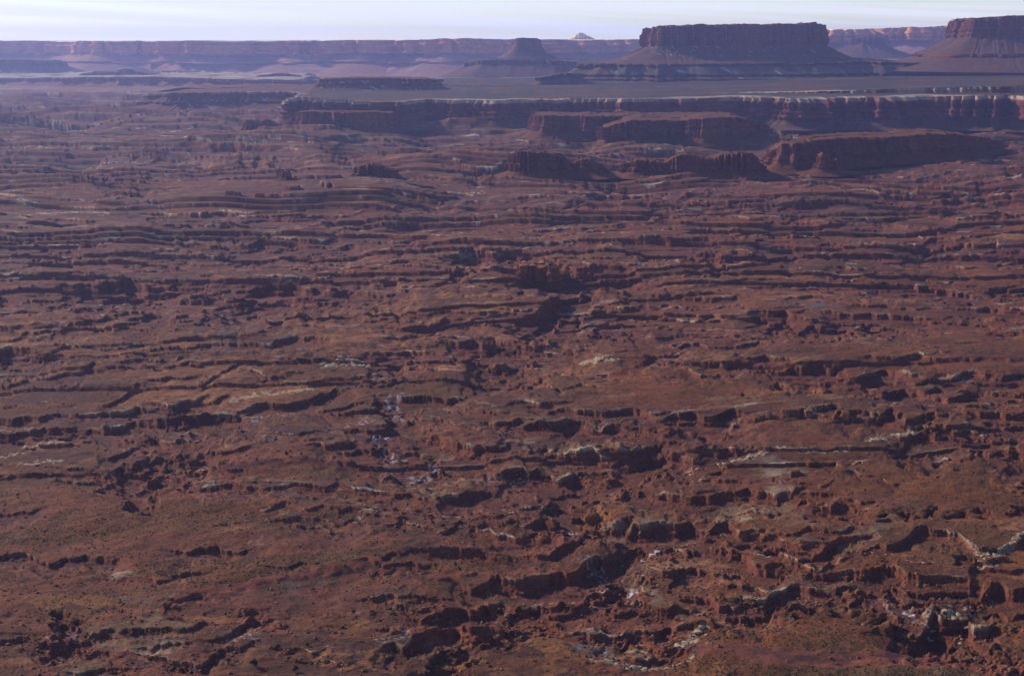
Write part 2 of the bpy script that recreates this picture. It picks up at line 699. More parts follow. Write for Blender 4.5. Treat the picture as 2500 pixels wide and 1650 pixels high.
def to_frame(sheet, pts):
    ox, oy = SH[sheet]
    return [((ox + x / 2) * K, (oy + y / 2) * K) for x, y in pts]


# ------------------------------------------------------------------ terrain sheet
cols_px = np.concatenate([np.arange(-1000, -130, 7.0), np.arange(-130, 1154, 0.72), np.arange(1154, 2024, 7.0)])
rows_py = np.concatenate([np.arange(60.4, 74, 0.5), np.arange(74, 330, 0.22), np.arange(330, 745, 0.38), np.arange(745, 1100, 4.0)])
NR, NC = len(rows_py), len(cols_px)
PX = np.broadcast_to(cols_px[None, :], (NR, NC)); PY = np.broadcast_to(rows_py[:, None], (NR, NC))
kx, ky = ray(PX, PY)
Yg = (-CAM_Z / ky).astype(F32); Xg = (kx * Yg).astype(F32)
del kx, ky
row_d = Yg[:, 0]
row_step = np.abs(np.gradient(row_d))[:, None].astype(F32)     # metres between rows
M_PX = (Yg / FPX).astype(F32)                                  # metres per frame unit across


def wt(lam):                                                   # fade noise finer than the rows can hold
    return sstep(1.0, 3.0, lam / row_step)


plain = np.zeros((NR, NC), F32)
knob = np.zeros((NR, NC), F32)
wob = fbm(PX / 22, PY / 9, 3, 3)
for tgt, spec in ((plain, PLAINS), (knob, KNOBS)):
    for cx, cy, rx, ry, s in spec:
        q = np.hypot((PX - cx * K) / (rx * K), (PY - cy * K) / (ry * K)) + wob * .35
        np.maximum(tgt, s * (1 - sstep(.75, 1.1, q)), out=tgt)
knob *= (1 - plain)

# broad swells
Z = (Yg * 0.006 * fbm(Xg / 620, Yg / 900, 2, 40) * (.35 + .65 * sstep(1400, 2600, Yg))).astype(F32)
Z *= sstep(12000, 7000, Yg)

# ledges the photograph shows
ledge_face = np.zeros((NR, NC), F32)       # 1 on cliff and talus
ledge_rim = np.zeros((NR, NC), F32)
drop_all = np.zeros((NR, NC), F32)
drop_sum = np.zeros((NR, NC), F32)
UU = np.array([-.25, 0, .035, .14, .17, .60, .85, 1.0])
infl = np.zeros((NR, NC), F32)


def apply_ledge(p, t0, rec, li, mark=False):
    """one scarp: cliff, talus and a floor that climbs back towards the viewer; p in frame units on the ground"""
    ext = 4.0 * t0 + 9
    xa, xb = p[0, 0] - ext * (p[0, 0] > 1), p[-1, 0] + ext * (p[-1, 0] < 1022)
    if p[0, 0] < 1: xa = -200
    if p[-1, 0] > 1022: xb = 1230
    c0, c1 = np.searchsorted(cols_px, xa), np.searchsorted(cols_px, xb)
    x = cols_px[c0:c1]
    if len(x) < 3: return
    rim = np.interp(x, p[:, 0], p[:, 1])
    y0 = x * 0 + li * 3.7
    fs = (rim.mean() - HORIZON) / FPX                    # foreshortening: plan wander seen from the overlook
    s1, s2, s3 = 46.0, t0 * 4 + 6, t0 * 1.2 + 2.2
    wav = fbm(x / s1, y0, 2, 59) * s1 * .38 + fbm(x / s2, y0, 2, 60) * s2 * .5 + fbm(x / s3, y0, 3, 61) * s3 * .55
    wav = wav - np.abs(perlin(x / (t0 * .8 + 1.6), y0, 66)) * (t0 * .8 + 1.6) * np.clip(perlin(x / (t0 * 3 + 9), y0, 68) + .1, 0, 1)
    rim = rim + wav * fs * .8
    tap = sstep(0, 1, np.clip((x - xa) / min(ext * 1.7, .42 * (xb - xa)), 0, 1)) if xa > -199 else np.ones_like(x)
    if xb < 1229: tap = tap * sstep(0, 1, np.clip((xb - x) / min(ext * 1.7, .42 * (xb - xa)), 0, 1))
    t = t0 * np.clip(1.0 + .4 * fbm(x / (t0 * 8 + 20), y0, 2, 62), .55, 1.5)
    u_end = 1.05 + rec
    slack = 1.2
    r0 = np.searchsorted(rows_py, rim.min() - t0 * .6); r1 = np.searchsorted(rows_py, (rim + t * (u_end + slack)).max() + 1)
    sl = (slice(r0, r1), slice(c0, c1))
    u = (rows_py[r0:r1][:, None] - rim[None, :]) / t[None, :]
    un = u + .05 * fs * fbm(PX[sl] / (t0 * .5 + 1.2), PY[sl] / (t0 * .5 + 1.2) * fs * 3, 2, 63) * (u > .02)
    prof = np.interp(un, UU, [0, 0, .55, .60, .80, .94, 1.0, 1.0])
    ue = u - .8 * fbm(PX[sl] / (t0 * 1.6 + 4), PY[sl] / (t0 * 1.3 + 3), 3, 67) * sstep(.9, 2.0, u)
    prof = prof * (1 - sstep(1.05, u_end, ue))
    D = (t * tap * (1.15 if mark else .75))[None, :] * M_PX[sl]
    drop = D * prof
    np.maximum(drop_all[sl], drop, out=drop_all[sl]); drop_sum[sl] += drop
    if mark:
        np.maximum(infl[sl], sstep(-2.2, -.5, u) * (1 - sstep(1.0, 2.6, u)) * tap[None, :], out=infl[sl])
    face = sstep(-.01, .03, un) * (1 - sstep(.45, 1.0, un)) * tap[None, :]
    np.maximum(ledge_face[sl], face, out=ledge_face[sl])
    rm = sstep(-.30, -.02, u) * (1 - sstep(.0, .05, u)) * tap[None, :]
    np.maximum(ledge_rim[sl], rm * sstep(.0, .35, perlin(x / (t0 * 4 + 8), y0, 64) + .12)[None, :], out=ledge_rim[sl])


li = 0
for sheet, txt in LEDGES.items():
    for head, pts in parse(txt):
        li += 1
        a = head.split('/')
        tk = float(a[0]) if float(a[0]) < 34 else 34 + (float(a[0]) - 34) * .5
        pf = np.array(to_frame(sheet, pts)); ln_ = pf[-1, 0] - pf[0, 0]
        tk = min(tk, ln_ * .16 / K * 2) if pf[:, 1].mean() < 330 else tk
        if pf[:, 1].mean() < 200: tk = min(tk, 22)
        apply_ledge(pf, tk / 2 * K, float(a[1]) if len(a) > 1 else 2.6, li, True)
# flights of lesser ledges between them, running along the bedding
rl = np.random.default_rng(21)
for fl in range(150):
    if fl < 115: yc = rl.uniform(92, 330)
    else: yc = rl.uniform(300, 560)
    xc = rl.uniform(-120, 1140); ln = rl.uniform(160, 560) * (1.0 if yc < 330 else .6)
    t0 = (1.1 + 2.6 * rl.random() ** 2.2) * (.75 + yc / 420)
    tiltp = rl.normal(0, .018) - .03 * (yc > 300) * (xc < 480) + .012 * (xc > 700)
    for j in range(rl.integers(1, 5)):
        l2 = ln * rl.uniform(.45, 1); x2 = xc + rl.normal(0, ln * .15)
        xs = np.linspace(x2 - l2 / 2, x2 + l2 / 2, 9)
        ys = yc + j * t0 * rl.uniform(1.3, 2.4) + (xs - xc) * tiltp + t0 * 1.6 * fbm(xs / 70, xs * 0 + fl * 1.7, 2, 71)
        ym = int(np.clip(np.searchsorted(rows_py, ys.mean()), 0, NR - 1)); xm = int(np.clip(np.searchsorted(cols_px, x2), 0, NC - 1))
        tt = t0 * rl.uniform(.6, 1.1) * (1 - .75 * plain[ym, xm])
        if tt < .7: continue
        li += 1
        apply_ledge(np.stack([xs, ys], -1), tt, rl.uniform(1.6, 3.4), li)
drop_all += .4 * (drop_sum - drop_all)
# canyons that join the hollows: course, half width, depth (survey units)
CANYONS = [([(1000, 1585), (1085, 1500), (1180, 1462), (1300, 1425), (1400, 1372), (1462, 1330), (1440, 1290), (1500, 1245), (1440, 1215), (1335, 1195), (1300, 1160), (1395, 1112), (1470, 1075), (1510, 1045)], 30, 27),
           ([(1462, 1330), (1600, 1352), (1720, 1405), (1810, 1432)], 22, 12),
           ([(2400, 1570), (2260, 1505), (2180, 1445), (2110, 1400), (2060, 1370), (2030, 1340)], 34, 22),
           ([(1190, 860), (1262, 822), (1300, 752), (1335, 692), (1290, 642), (1200, 612), (1090, 590)], 26, 19),
           ([(905, 925), (965, 985), (900, 1010), (950, 1050), (1010, 1085)], 28, 19),
           ([(160, 695), (320, 685), (500, 705), (620, 712), (720, 684), (900, 662)], 28, 15),
           ([(330, 1165), (300, 1100), (380, 1080), (480, 1060)], 24, 20),
           ([(150, 1520), (170, 1470), (150, 1440)], 22, 24)]
canyon = np.zeros((NR, NC), F32)
cw = fbm(PX / 16, PY / 8, 3, 230)
for pts, hw, dep in CANYONS:
    q = np.array(pts) * K; hw *= K; dep *= K
    r0, r1 = np.searchsorted(rows_py, q[:, 1].min() - hw * 2), np.searchsorted(rows_py, q[:, 1].max() + hw * 2)
    c0, c1 = np.searchsorted(cols_px, q[:, 0].min() - hw * 3), np.searchsorted(cols_px, q[:, 0].max() + hw * 3)
    sl = (slice(r0, r1), slice(c0, c1)); gx = PX[sl]; gy = PY[sl]
    d = np.full(gx.shape, 1e9)
    for (ax, ay), (bx, by) in zip(q[:-1], q[1:]):
        ex, ey = (bx - ax) * .6, by - ay
        t = np.clip(((gx - ax) * .6 * ex + (gy - ay) * ey) / (ex * ex + ey * ey), 0, 1)
        d = np.minimum(d, np.hypot((gx - ax) * .6 - t * ex, gy - ay - t * ey))
    u = d / hw + cw[sl] * .55
    prof = np.interp(u, [0, .35, .62, .66, .80, .84, 1.02, 1.06], [1, .92, .72, .55, .48, .26, .20, 0])
    cd = dep * prof * M_PX[sl]
    np.maximum(canyon[sl], np.clip(prof, 0, 1), out=canyon[sl])
    drop_all[sl] = np.maximum(drop_all[sl], cd) + .25 * np.minimum(drop_all[sl], cd)
# the beds show on every cut: step the hollows bed by bed
bs = (3.2 + .0016 * Yg)
jit = fbm(Xg / 30, Yg / 24, 3, 240, gain=.6) * .22 * wt(24) + perlin(Xg / 500, Yg / 90, 245) * .6
qd = drop_all / bs + jit
qi = np.floor(qd); qr = qd - qi
stepd = (qi + .35 * qr + .65 * sstep(.42, .58, qr) - jit) * bs
drop_all = mix(drop_all, np.maximum(stepd, 0), .85 * sstep(.4, 1.6, drop_all / bs))
bedface = np.exp(-((qr - .5) / .1) ** 2) * sstep(.5, 1.4, drop_all / bs)
Z -= drop_all

infl *= .8 * sstep(1600, 1150, Yg)
# bedded rock between them: two flights of small terraces cut by erosion
far = sstep(1000, 3600, Yg)
far2 = sstep(4500, 8500, Yg)
crk = fbm(Xg / (26 + 40 * far), Yg / 26, 3, 99, gain=.6) * wt(20)
wx = fbm(Xg / 420, Yg / 200, 3, 70) * 40
wy = fbm(Xg / 520, Yg / 200, 3, 75, gain=.4) * 30
Fb = fbm((Xg + wx + .25 * Yg) / 1500, (Yg + wy - .04 * Xg) / 250, 5, 80, gain=.34,
         weights=[1, wt(125), wt(62), wt(31) * .8, wt(16) * .7])
Fb2 = fbm((Xg + wy) / (260 + 260 * far), (Yg + wx) / 80, 3, 90, gain=.42, weights=[wt(80), wt(40), wt(20)])


def terrace(f, step, w):
    q = f / step
    i = np.floor(q); r = q - i
    up = sstep(1 - w, 1, r)
    return (i + .25 * r + .75 * up) * step, sstep(1 - w * 1.3, 1 - w * .6, r), (r < .14) * (1 - r / .14), i


amp = (9.5 + 14.5 * far * (1 + 0 * far) + 22 * far2) * (1 - plain * .8) * (1 - .88 * infl)
H1, r1m, l1, i1 = terrace((Fb + (.022 - .014 * far) * crk) * amp, F32(1) * (4.2 + 3.9 * far + 9 * far2), .07)
amp2 = (1.2 + 3.4 * far + 6 * far2) * (1 - plain * .9) * (1 - .88 * infl)
H2, r2m, l2, i2 = terrace((Fb2 + .05 * crk) * amp2, F32(1) * (2.0 + 3.6 * far + 4 * far2), .10)
gate = (sstep(-.5, .1, fbm(Xg / 700, Yg / 500, 2, 97)) * .75 + .25) * (1 - .4 * far)
fade_far = sstep(14500, 9500, Yg) * .92 + .08
Z += (H1 * (1.0 + .35 * far * (1 - far2)) + H2 * (.32 + .25 * far2) * gate) * fade_far
riser = np.maximum(np.maximum(r1m, r2m * .7 * gate), bedface * .8)
riser = np.maximum(riser, 0)
lip = np.maximum(l1, l2 * gate * .6)

# thin beds: every slope that is not buried under soil breaks into fine steps
fst = 1.3 + .0013 * Yg
fq = Z / fst + .6 * perlin(Xg / 420, Yg / 70, 250) + (.20 - .12 * far) * crk
fi = np.floor(fq); fr_ = fq - fi
Z += (1 - plain * .85) * (sstep(.30, .70, fr_) - fr_) * fst * (.7 - .35 * far) * (1 - .5 * infl)
fine = np.exp(-((fr_ - .5) / .14) ** 2) * (1 - plain)

# rounded slickrock knobs and fine roughness
kb = billow(Xg / 62 + wx * .01, Yg / 42 + wy * .01, 3, 110)
Z += knob * (kb * 3.2 - 1.6) * wt(30)
ss = billow(Xg / 21, Yg / 13, 2, 117)
Z += (1 - plain * .9) * (ss - .35) * (.25 + .8 * knob) * wt(15)
Z += fbm(Xg / 9, Yg / 9, 2, 120) * .35 * wt(9)
blk = billow(Xg / 7.5, Yg / 5.5, 2, 121)
Z += (1 - plain * .93) * (blk - .3) * .55 * wt(5.5) * (.15 + .85 * sstep(.0, .5, fbm(Xg / 60, Yg / 60, 2, 123)))
# alluvial cover: small hummocks on the plains
Z += plain * fbm(Xg / 55, Yg / 55, 3, 125) * 2.2

# ------------------------------------------------------------------ terrain colour (what the rock is, layer by layer, with painted shade on some slopes)
n1 = fbm(Xg / 240, Yg / 420, 4, 130)
n2 = fbm(Xg / (36 + 90 * far), Yg / 50, 3, 140)
n3 = fbm(Xg / 7, Yg / 10, 2, 150) * wt(7)
def L3(m): return m[..., None]
col = mix(C['soil'], C['red'], L3(sstep(-.4, .5, n1)))
col = mix(col, C['olive'], L3(sstep(.05, .55, fbm(Xg / 420, Yg / 620, 3, 155)) * .75 * (.5 + .5 * plain)))
col = mix(col, C['slick'], L3(np.clip(knob * 1.0 + sstep(.25, .6, n1) * .4, 0, 1) * (.65 + .35 * sstep(-.5, .3, n2))))
shade_z = np.zeros((NR, NC), F32)
for cx, cy, rx, ry, s in SHADED_SLOPES:
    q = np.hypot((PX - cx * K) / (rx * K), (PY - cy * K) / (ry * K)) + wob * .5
    np.maximum(shade_z, s * (1 - sstep(.55, 1.15, q)), out=shade_z)
col = mix(col, C['shale'] * 1.25, L3(shade_z * (.55 + .45 * sstep(-.4, .3, n2))))  # shade of the camera-facing slopes put into the rock colour
bed = (i1 * .37) % 1.0
col = mix(col, C['slick'], L3(sstep(.55, .9, bed) * .5 * (1 - plain)))
col = mix(col, C['shale'], L3(sstep(.35, .05, bed) * .45 * (1 - plain)))
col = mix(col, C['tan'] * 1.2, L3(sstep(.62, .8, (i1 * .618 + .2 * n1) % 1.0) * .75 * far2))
# each thin bed keeps one colour wherever it crops out
hb = np.modf(np.abs(np.sin(fi * 12.9898 + np.floor(n1 * 1.5) * 4.1) * 43758.5453))[0].astype(F32)
bare = (1 - plain) * (.35 + .65 * sstep(-.3, .25, n2 + .5 * crk))
col = mix(col, C['shale'] * 1.1, L3((hb < .30) * .62 * bare))
col = mix(col, mix(C['tan'], C['orange'], L3(sstep(-.2, .3, n1))), L3((hb > .80) * .60 * bare))
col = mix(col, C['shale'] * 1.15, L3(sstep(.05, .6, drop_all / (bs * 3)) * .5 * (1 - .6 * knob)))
strat = perlin(Z / 1.7 + n2 * .4, Z * 0 + 3.3, 160)
cl = mix(C['cliff'], C['red'], L3(sstep(-.2, .6, strat) * .6))
cl = mix(cl, C['shale'], L3(sstep(.1, .7, -strat) * .7))
col = mix(col, cl, L3(np.clip(np.maximum(riser, np.maximum(ledge_face * .85, canyon * .5)), 0, 1)))
# weathered pale caprock on some rims
capn = sstep(-.1, .25, fbm(Xg / 150, Yg / 420, 3, 165)) * (1 - knob * .6)
palec = mix(C['tan'], C['pale'], L3(sstep(.0, .5, n2 + n1 * .5)))
col = mix(col, palec, L3(np.clip(lip * capn * .95 * (1 - plain * .97) + ledge_rim * .9, 0, 1) * (1 - riser) * (1 - np.clip(ledge_face, 0, 1))))
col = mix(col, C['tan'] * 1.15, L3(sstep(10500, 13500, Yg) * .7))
# scrub and desert varnish speckle
spk = sstep(.40, .66, fbm(Xg / 3.2, Yg / 4.5, 2, 170)) * wt(3)
col = mix(col, C['olive'] * .55, L3(spk * (.3 + .5 * plain) * (1 - riser)))
col = col * L3(1 + .22 * n2 + .15 * n3)
si = 0
for sheet, txt in STROKES.items():
    for head, pts in parse(txt):
        si += 1
        h = head.split(); kind = h[0]; w = float(h[-1]) / 2 * K; s = float(h[1]) if len(h) == 3 else .9
        res = stroke_mask(PX, PY, to_frame(sheet, pts), max(w * (.75 if kind in ('pale', 'tan') else 1), 1.3), 200 + si, 1.2 if kind != 'snow' else 1.5)
        if res is None: continue
        sl, m = res
        if kind == 'snow':
            s *= .55 if s < .9 else .9
            m = m * sstep(-.25, .25, fbm(PX[sl] / 4.5, PY[sl] / 1.8, 3, 300 + si) + (s - .5))
        elif kind in ('pale', 'tan'):
            m = m * (.4 + .6 * sstep(-.2, .3, fbm(PX[sl] / 3, PY[sl] / 1.0, 2, 300 + si)))
        elif kind in ('orange', 'grey', 'yellow'):
            s = .65
        m = m * (1 - .85 * np.clip(np.maximum(riser[sl], ledge_face[sl]), 0, 1) * (kind != 'snow'))
        col[sl] = mix(col[sl], C[kind] * (1 + .15 * n2[sl][..., None]), (m * s)[..., None])
        if kind in ('pale', 'tan') and w < 9:
            Z[sl] += m * .4 * (.4 + 1.2 * np.abs(perlin(PX[sl] / 2.1, PY[sl] / .9, 310)))
col = np.clip(col, .01, .9)

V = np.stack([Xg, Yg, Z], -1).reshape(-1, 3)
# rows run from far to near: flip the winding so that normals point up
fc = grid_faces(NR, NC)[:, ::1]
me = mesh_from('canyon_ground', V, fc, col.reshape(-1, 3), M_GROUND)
ground = obj('ground', me, kind='structure', label='layered red rock canyon floor of ledges, slickrock and scrub plains')
GZ = Z.copy()


def ground_at(px, py):
    """frame position on the base plane -> surface point"""
    c = min(max(int(np.searchsorted(cols_px, px)), 0), NC - 1)
    r = min(max(int(np.searchsorted(rows_py, py)), 0), NR - 1)
    return float(Xg[r, c]), float(Yg[r, c]), float(GZ[r, c])


ZMIN = float(Z.min())
del Fb, Fb2, wx, wy, kb, ss, H1, H2, V, fc
print('terrain', NR, NC, NR * NC, 'zmin', ZMIN)

# ------------------------------------------------------------------ landforms: mesas, buttes, escarpments
def resample(P, n):
    P = np.asarray(P, float)
    seg = np.hypot(*(P - np.roll(P, -1, 0)).T[:2])
    s = np.concatenate([[0], np.cumsum(seg)])
    q = np.linspace(0, s[-1], n, endpoint=False)
    Pc = np.vstack([P, P[:1]])
    return np.stack([np.interp(q, s, Pc[:, k]) for k in range(P.shape[1])], -1)


def smooth_ring(P, it):
    for _ in range(it):
        P = .25 * np.roll(P, 1, 0) + .5 * P + .25 * np.roll(P, -1, 0)
    return P


def landform(name, front, depth, zb, prof, n=500, flute=(30, 12), seed=1, cols=('cliff', 'scree', 'olive'), mat=None,
             top_rough=3.0, zfoot=None, gully=.5, snow=0.0, capn=None, inset=.92, parts=('cliff', 'talus_slope'), top_name=None,
             pale_rim=0.0, smooth=6, **props):
    """front: [(sheet x, distance Y, z_top)] left to right along the rim; prof: [(outward metres, fraction of height, part)] from rim to base,
    part 0 = cliff, 1 = talus. Returns the thing (an Empty) with its parts."""
    mat = mat or M_CLIFF
    fr = []
    for px_, Y, zt in front:
        k = float(ray(px_ * K, HORIZON)[0])
        fr.append((k * Y, Y, zt))
    fr = np.array(fr)
    cx = fr[:, 0].mean()
    back = fr[::-1].copy()
    back[:, 0] = cx + (back[:, 0] - cx) * inset
    back[:, 0] *= 1 + .5 * depth / back[:, 1]
    back[:, 1] += depth
    ring = resample(np.vstack([fr, back]), n)
    base = smooth_ring(ring, smooth)
    sm = smooth_ring(base, 30)
    tg = np.roll(sm[:, :2], -1, 0) - np.roll(sm[:, :2], 1, 0)
    nor = np.stack([tg[:, 1], -tg[:, 0]], -1); nor /= np.linalg.norm(nor, axis=1)[:, None] + 1e-9
    lam, am = flute
    am = am * 1.75
    x, y = base[:, 0], base[:, 1]
    am = am * np.clip(.9 + 1.1 * fbm(x / lam / 6, y / lam / 6, 2, seed + 30), .3, 1.9)
    o1 = billow(x / lam / 2.2 + seed, y / lam / 2.2, 2, seed) - .35
    o2 = np.abs(perlin(x / lam * 1.9, y / lam * 1.9, seed + 3)) - .25
    o3 = perlin(x / lam * 5, y / lam * 5, seed + 4)
    lv = []                                       # (out, zfrac, part)
    for (a, b) in zip(prof[:-1], prof[1:]):
        m = 9 if b[2] == 0 else 12
        for i in range(m):
            t = i / m
            lv.append((mix(a[0], b[0], t), mix(a[1], b[1], t), b[2] if i else max(a[2], b[2]) if a[2] != b[2] else a[2]))
    lv.append(prof[-1])
    lv = [(a, b, c) for a, b, c in lv]
    zt = base[:, 2]
    ztn = zt + top_rough * fbm(x / lam * 1.1, y / lam * 1.1, 3, seed + 9) * 1.2
    hgt = ztn - zb
    rings, rcol, rpart = [], [], []
    tot = max(1e-6, prof[-1][0])
    for (o, f, part) in lv:
        z = zb + hgt * f
        if part == 0:
            k1, k2, k3 = 1.0, 1.0, .5
        else:
            g = 1 - f
            k1, k2, k3 = .8 * max(.25, f * 1.3), gully * (.15 + 1.0 * f), .3
        st = perlin(np.full_like(z, f * 37.0 + seed), z * 0 + .5, seed + 11)      # one strength per bed
        wob = o1 * am * 1.6 * k1 + np.sign(o2) * np.abs(o2 * 4) ** .8 / 4 * am * 1.7 * k2 + o3 * am * .22 * k3 + st * am * .22 * (part == 0)
        wob = wob + perlin(x / lam * 2.3, z / lam * 1.2, seed + 12) * am * .22
        P = np.stack([x + nor[:, 0] * (o + wob), y + nor[:, 1] * (o + wob), z], -1)
        rings.append(P); rpart.append(part)
        vs = fbm(x / lam * 2.2, z / lam * .25 + y / lam * 2.2, 3, seed + 14)
        bd = perlin(z / (max(hgt.mean(), 1) * .045) + o1, z * 0 + 1.7, seed + 15)
        if part == 0:
            c = mix(C[cols[0]], C['red'], (sstep(-.3, .6, vs) * .55)[:, None])
            c = mix(c, C['shale'], (sstep(.1, .6, bd) * .5)[:, None])
            c = mix(c, C['slick'], (sstep(.3, .8, -bd + vs * .5) * .4)[:, None])
            if pale_rim and f > 1 - pale_rim:
                c = mix(c, C['pale'], (.75 * sstep(-.5, .2, perlin(x / lam * .5, y / lam * .5, seed + 20)))[:, None])
        else:
            c = mix(C[cols[1]], C['soil'], (sstep(-.4, .5, fbm(x / lam * .9, f * 3 + y / lam * .9, 3, seed + 16)) * .6)[:, None])
            c = mix(c, C['shale'], (sstep(.3, .7, bd) * .35)[:, None])
            if snow:
                sn = sstep(.60 - snow, .85 - snow, fbm((x + z * 1.4) / lam * 2.3, z / lam * 1.6 + y / lam * 2.3, 3, seed + 17)) * sstep(-.25, .35, fbm(x / lam * .4, z / lam * 2, 2, seed + 18))
                c = mix(c, C['snow'], (sn * .45 * sstep(.0, .2, f) * sstep(.95, .7, f))[:, None])
        rcol.append(c)
    # top: rings shrinking to the middle, gently rough
    ctr = base[:, :2].mean(0)
    tops, tcol = [], []
    zs = smooth_ring(rings[0][:, 2:3].copy(), 40)[:, 0]
    if depth > 1500:
        zs = np.polyval(np.polyfit(base[:, 0], base[:, 2], 1), base[:, 0])
    tl = max(lam * 1.6, depth / 10)
    R0s = smooth_ring(rings[0].copy(), 30)
    for k in range(1, 21):
        t = (k / 20) ** 1.8
        P = mix(rings[0], R0s, min(1, k / 4))
        ym = np.interp(P[:, 0], fr[:, 0], fr[:, 1]) + depth * .5
        P[:, 0] = mix(P[:, 0], ctr[0], t * .04); P[:, 1] = mix(P[:, 1], ym, t * .985)
        P[:, 2] = mix(P[:, 2], zs, min(1, k / 3)) + top_rough * (fbm(P[:, 0] / tl, P[:, 1] / tl, 2, seed + 21) + .25) * .8
        tops.append(P)
        nn = fbm(P[:, 0] / tl, P[:, 1] / tl, 2, seed + 22)
        c = mix(C[cols[2]] * (.42 if cols[2] == 'grey' else 1), C['soil'] * .8, sstep(-.2, .6, nn)[:, None])
        if depth > 1500: c = mix(c, C['tan'], (sstep(.12, .4, fbm(P[:, 0] / 900, P[:, 1] / 130, 3, seed + 25)) * .22)[:, None])
        if pale_rim and k < 5:
            pl = lam if k < 3 else 6 * lam
            c = mix(c, C['pale'], (sstep(-.5, .1, fbm(P[:, 0] / pl, P[:, 1] / pl, 2, seed + 23) - .09 * k + .1) * .8)[:, None])
        tcol.append(c)
    root = bpy.data.objects.new(name, None); COL.objects.link(root)
    loc = np.array([ctr[0], ctr[1], zb]); root.location = loc
    for k_, v_ in props.items(): root[k_] = v_
    split = next((i for i, p in enumerate(rpart) if p == 1), len(rpart))

    def emit(nm, rr, cc, wrapmat):
        v = np.concatenate(rr) - loc; c = np.concatenate(cc)
        f = grid_faces(len(rr), n, True)
        c = np.clip(c * (1 + .12 * rng.standard_normal((len(c), 1))), .01, .9)
        return obj(nm, mesh_from(nm, v, f, c, mat), root)
    emit(parts[0], tops[::-1] + rings[:split + (split < len(rings))], tcol[::-1] + rcol[:split] + ([rcol[split - 1]] if split < len(rings) else []), mat)
    if split < len(rings):
        emit(parts[1], rings[split:], rcol[split:], mat)
    return root


def Z_(py, Y): return sz(py, Y)


def rimline(pts, Y):                        # [(sheet x, sheet y of the rim, (Y))]
    return [(p[0], p[2] if len(p) > 2 else Y, sz(p[1], p[2] if len(p) > 2 else Y)) for p in pts]


MESA = 'flat-topped mesas on the far bench'
BUT = 'small buttes on the canyon floor'
# bench of the pale rim: a long wall across the picture
landform('escarpment', rimline([(655, 236, 6950), (690, 224, 7050), (760, 228, 6950), (860, 236, 6850), (930, 237, 6800), (985, 229, 7100), (1040, 232, 7000), (1150, 233, 6850),
         (1230, 231, 7000), (1300, 231, 7100), (1400, 229, 7000), (1480, 228, 6850), (1560, 229, 6950), (1650, 227, 6900), (1720, 226, 7100), (1800, 228, 6950),
         (1850, 230, 6850), (1960, 229, 6900), (2060, 226, 6800), (2150, 224, 6950), (2250, 222, 6850), (2376, 220, 6750), (2600, 216, 6800)], 6900), 4300, -6,
         [(0, 1, 0), (4, .62, 0), (22, .58, 0), (30, .30, 0), (95, .06, 1), (150, -.02, 1)], n=2400, flute=(88, 44), seed=3, top_rough=1.5, pale_rim=.1, cols=('cliff', 'scree', 'grey'), gully=.7,
         snow=.0, smooth=3, label='long dark cliff wall with pale rim under the big flat-topped mesa', category='cliff')
landform('escarpment', rimline([(1330, 221.5, 7500), (1600, 219, 7500), (1900, 213, 7400), (2050, 207, 7300), (2200, 203, 7250), (2376, 199, 7200), (2600, 195, 7200)], 7400), 3500, 112,
         [(0, 1, 0), (5, .45, 0), (40, .2, 1), (90, -.05, 1)], n=1500, flute=(60, 30), seed=5, top_rough=1.2, pale_rim=.5, cols=('cliff', 'scree', 'grey'), smooth=3,
         label='low pale-rimmed rock step behind the top of the long cliff wall, at the right', category='cliff')
# stepped bench under both mesas
landform('rock_bench', rimline([(1345, 152, 9900), (1400, 148, 9800), (1500, 149, 9750), (1640, 147, 9700), (1780, 147, 9750), (1900, 144, 9750), (2020, 141, 9800), (2150, 146, 9750), (2260, 158, 9600), (2376, 163, 9500), (2650, 165, 9400)], 9750), 2600, 112,
         [(0, 1, 0), (6, .86, 0), (105, .50, 1), (112, .40, 0), (165, .30, 1), (172, .22, 0), (330, .02, 1), (420, -.06, 1)], n=1500, flute=(130, 22), seed=8, top_rough=3, cols=('shale', 'grey', 'grey'),
         snow=.06, gully=.2, label='stepped grey bench with snow streaks below the big mesa', category='rock bench', parts=('cliff', 'talus_slope'))
landform('mesa', rimline([(1501, 68, 10450), (1514, 64, 10330), (1530, 62, 10300), (1600, 58, 10300), (1700, 57, 10280), (1800, 57, 10300), (1860, 55, 10300), (1890, 55, 10300), (1900, 55, 10350), (1909, 60, 10480)], 10300), 800, Z_(148, 9950),
         [(-6, 1, 0), (4, .86, 0), (16, .80, 0), (22, .47, 0), (110, .30, 1), (235, .10, 1), (400, -.04, 1)], n=1500, flute=(46, 13), seed=12, top_rough=9, cols=('cliff', 'scree', 'soil'), gully=.35,
         group=MESA, label='big flat-topped mesa with sheer dark cap, standing alone on the skyline', category='mesa', snow=.06, smooth=2)
landform('mesa', rimline([(2244, 47, 9950), (2256, 43, 9850), (2300, 41, 9800), (2376, 38, 9750), (2500, 34, 9700), (2800, 33, 9700)], 9800), 1100, Z_(160, 9500),
         [(-6, 1, 0), (4, .86, 0), (12, .82, 0), (20, .64, 0), (140, .42, 1), (250, .28, 1), (258, .22, 0), (420, .08, 1), (600, -.05, 1)], n=1500, flute=(46, 13), seed=14, top_rough=9, cols=('cliff', 'scree', 'soil'), gully=.35,
         group=MESA, label='mesa cut off by the right edge, its cap the highest on the skyline', category='mesa', smooth=2)
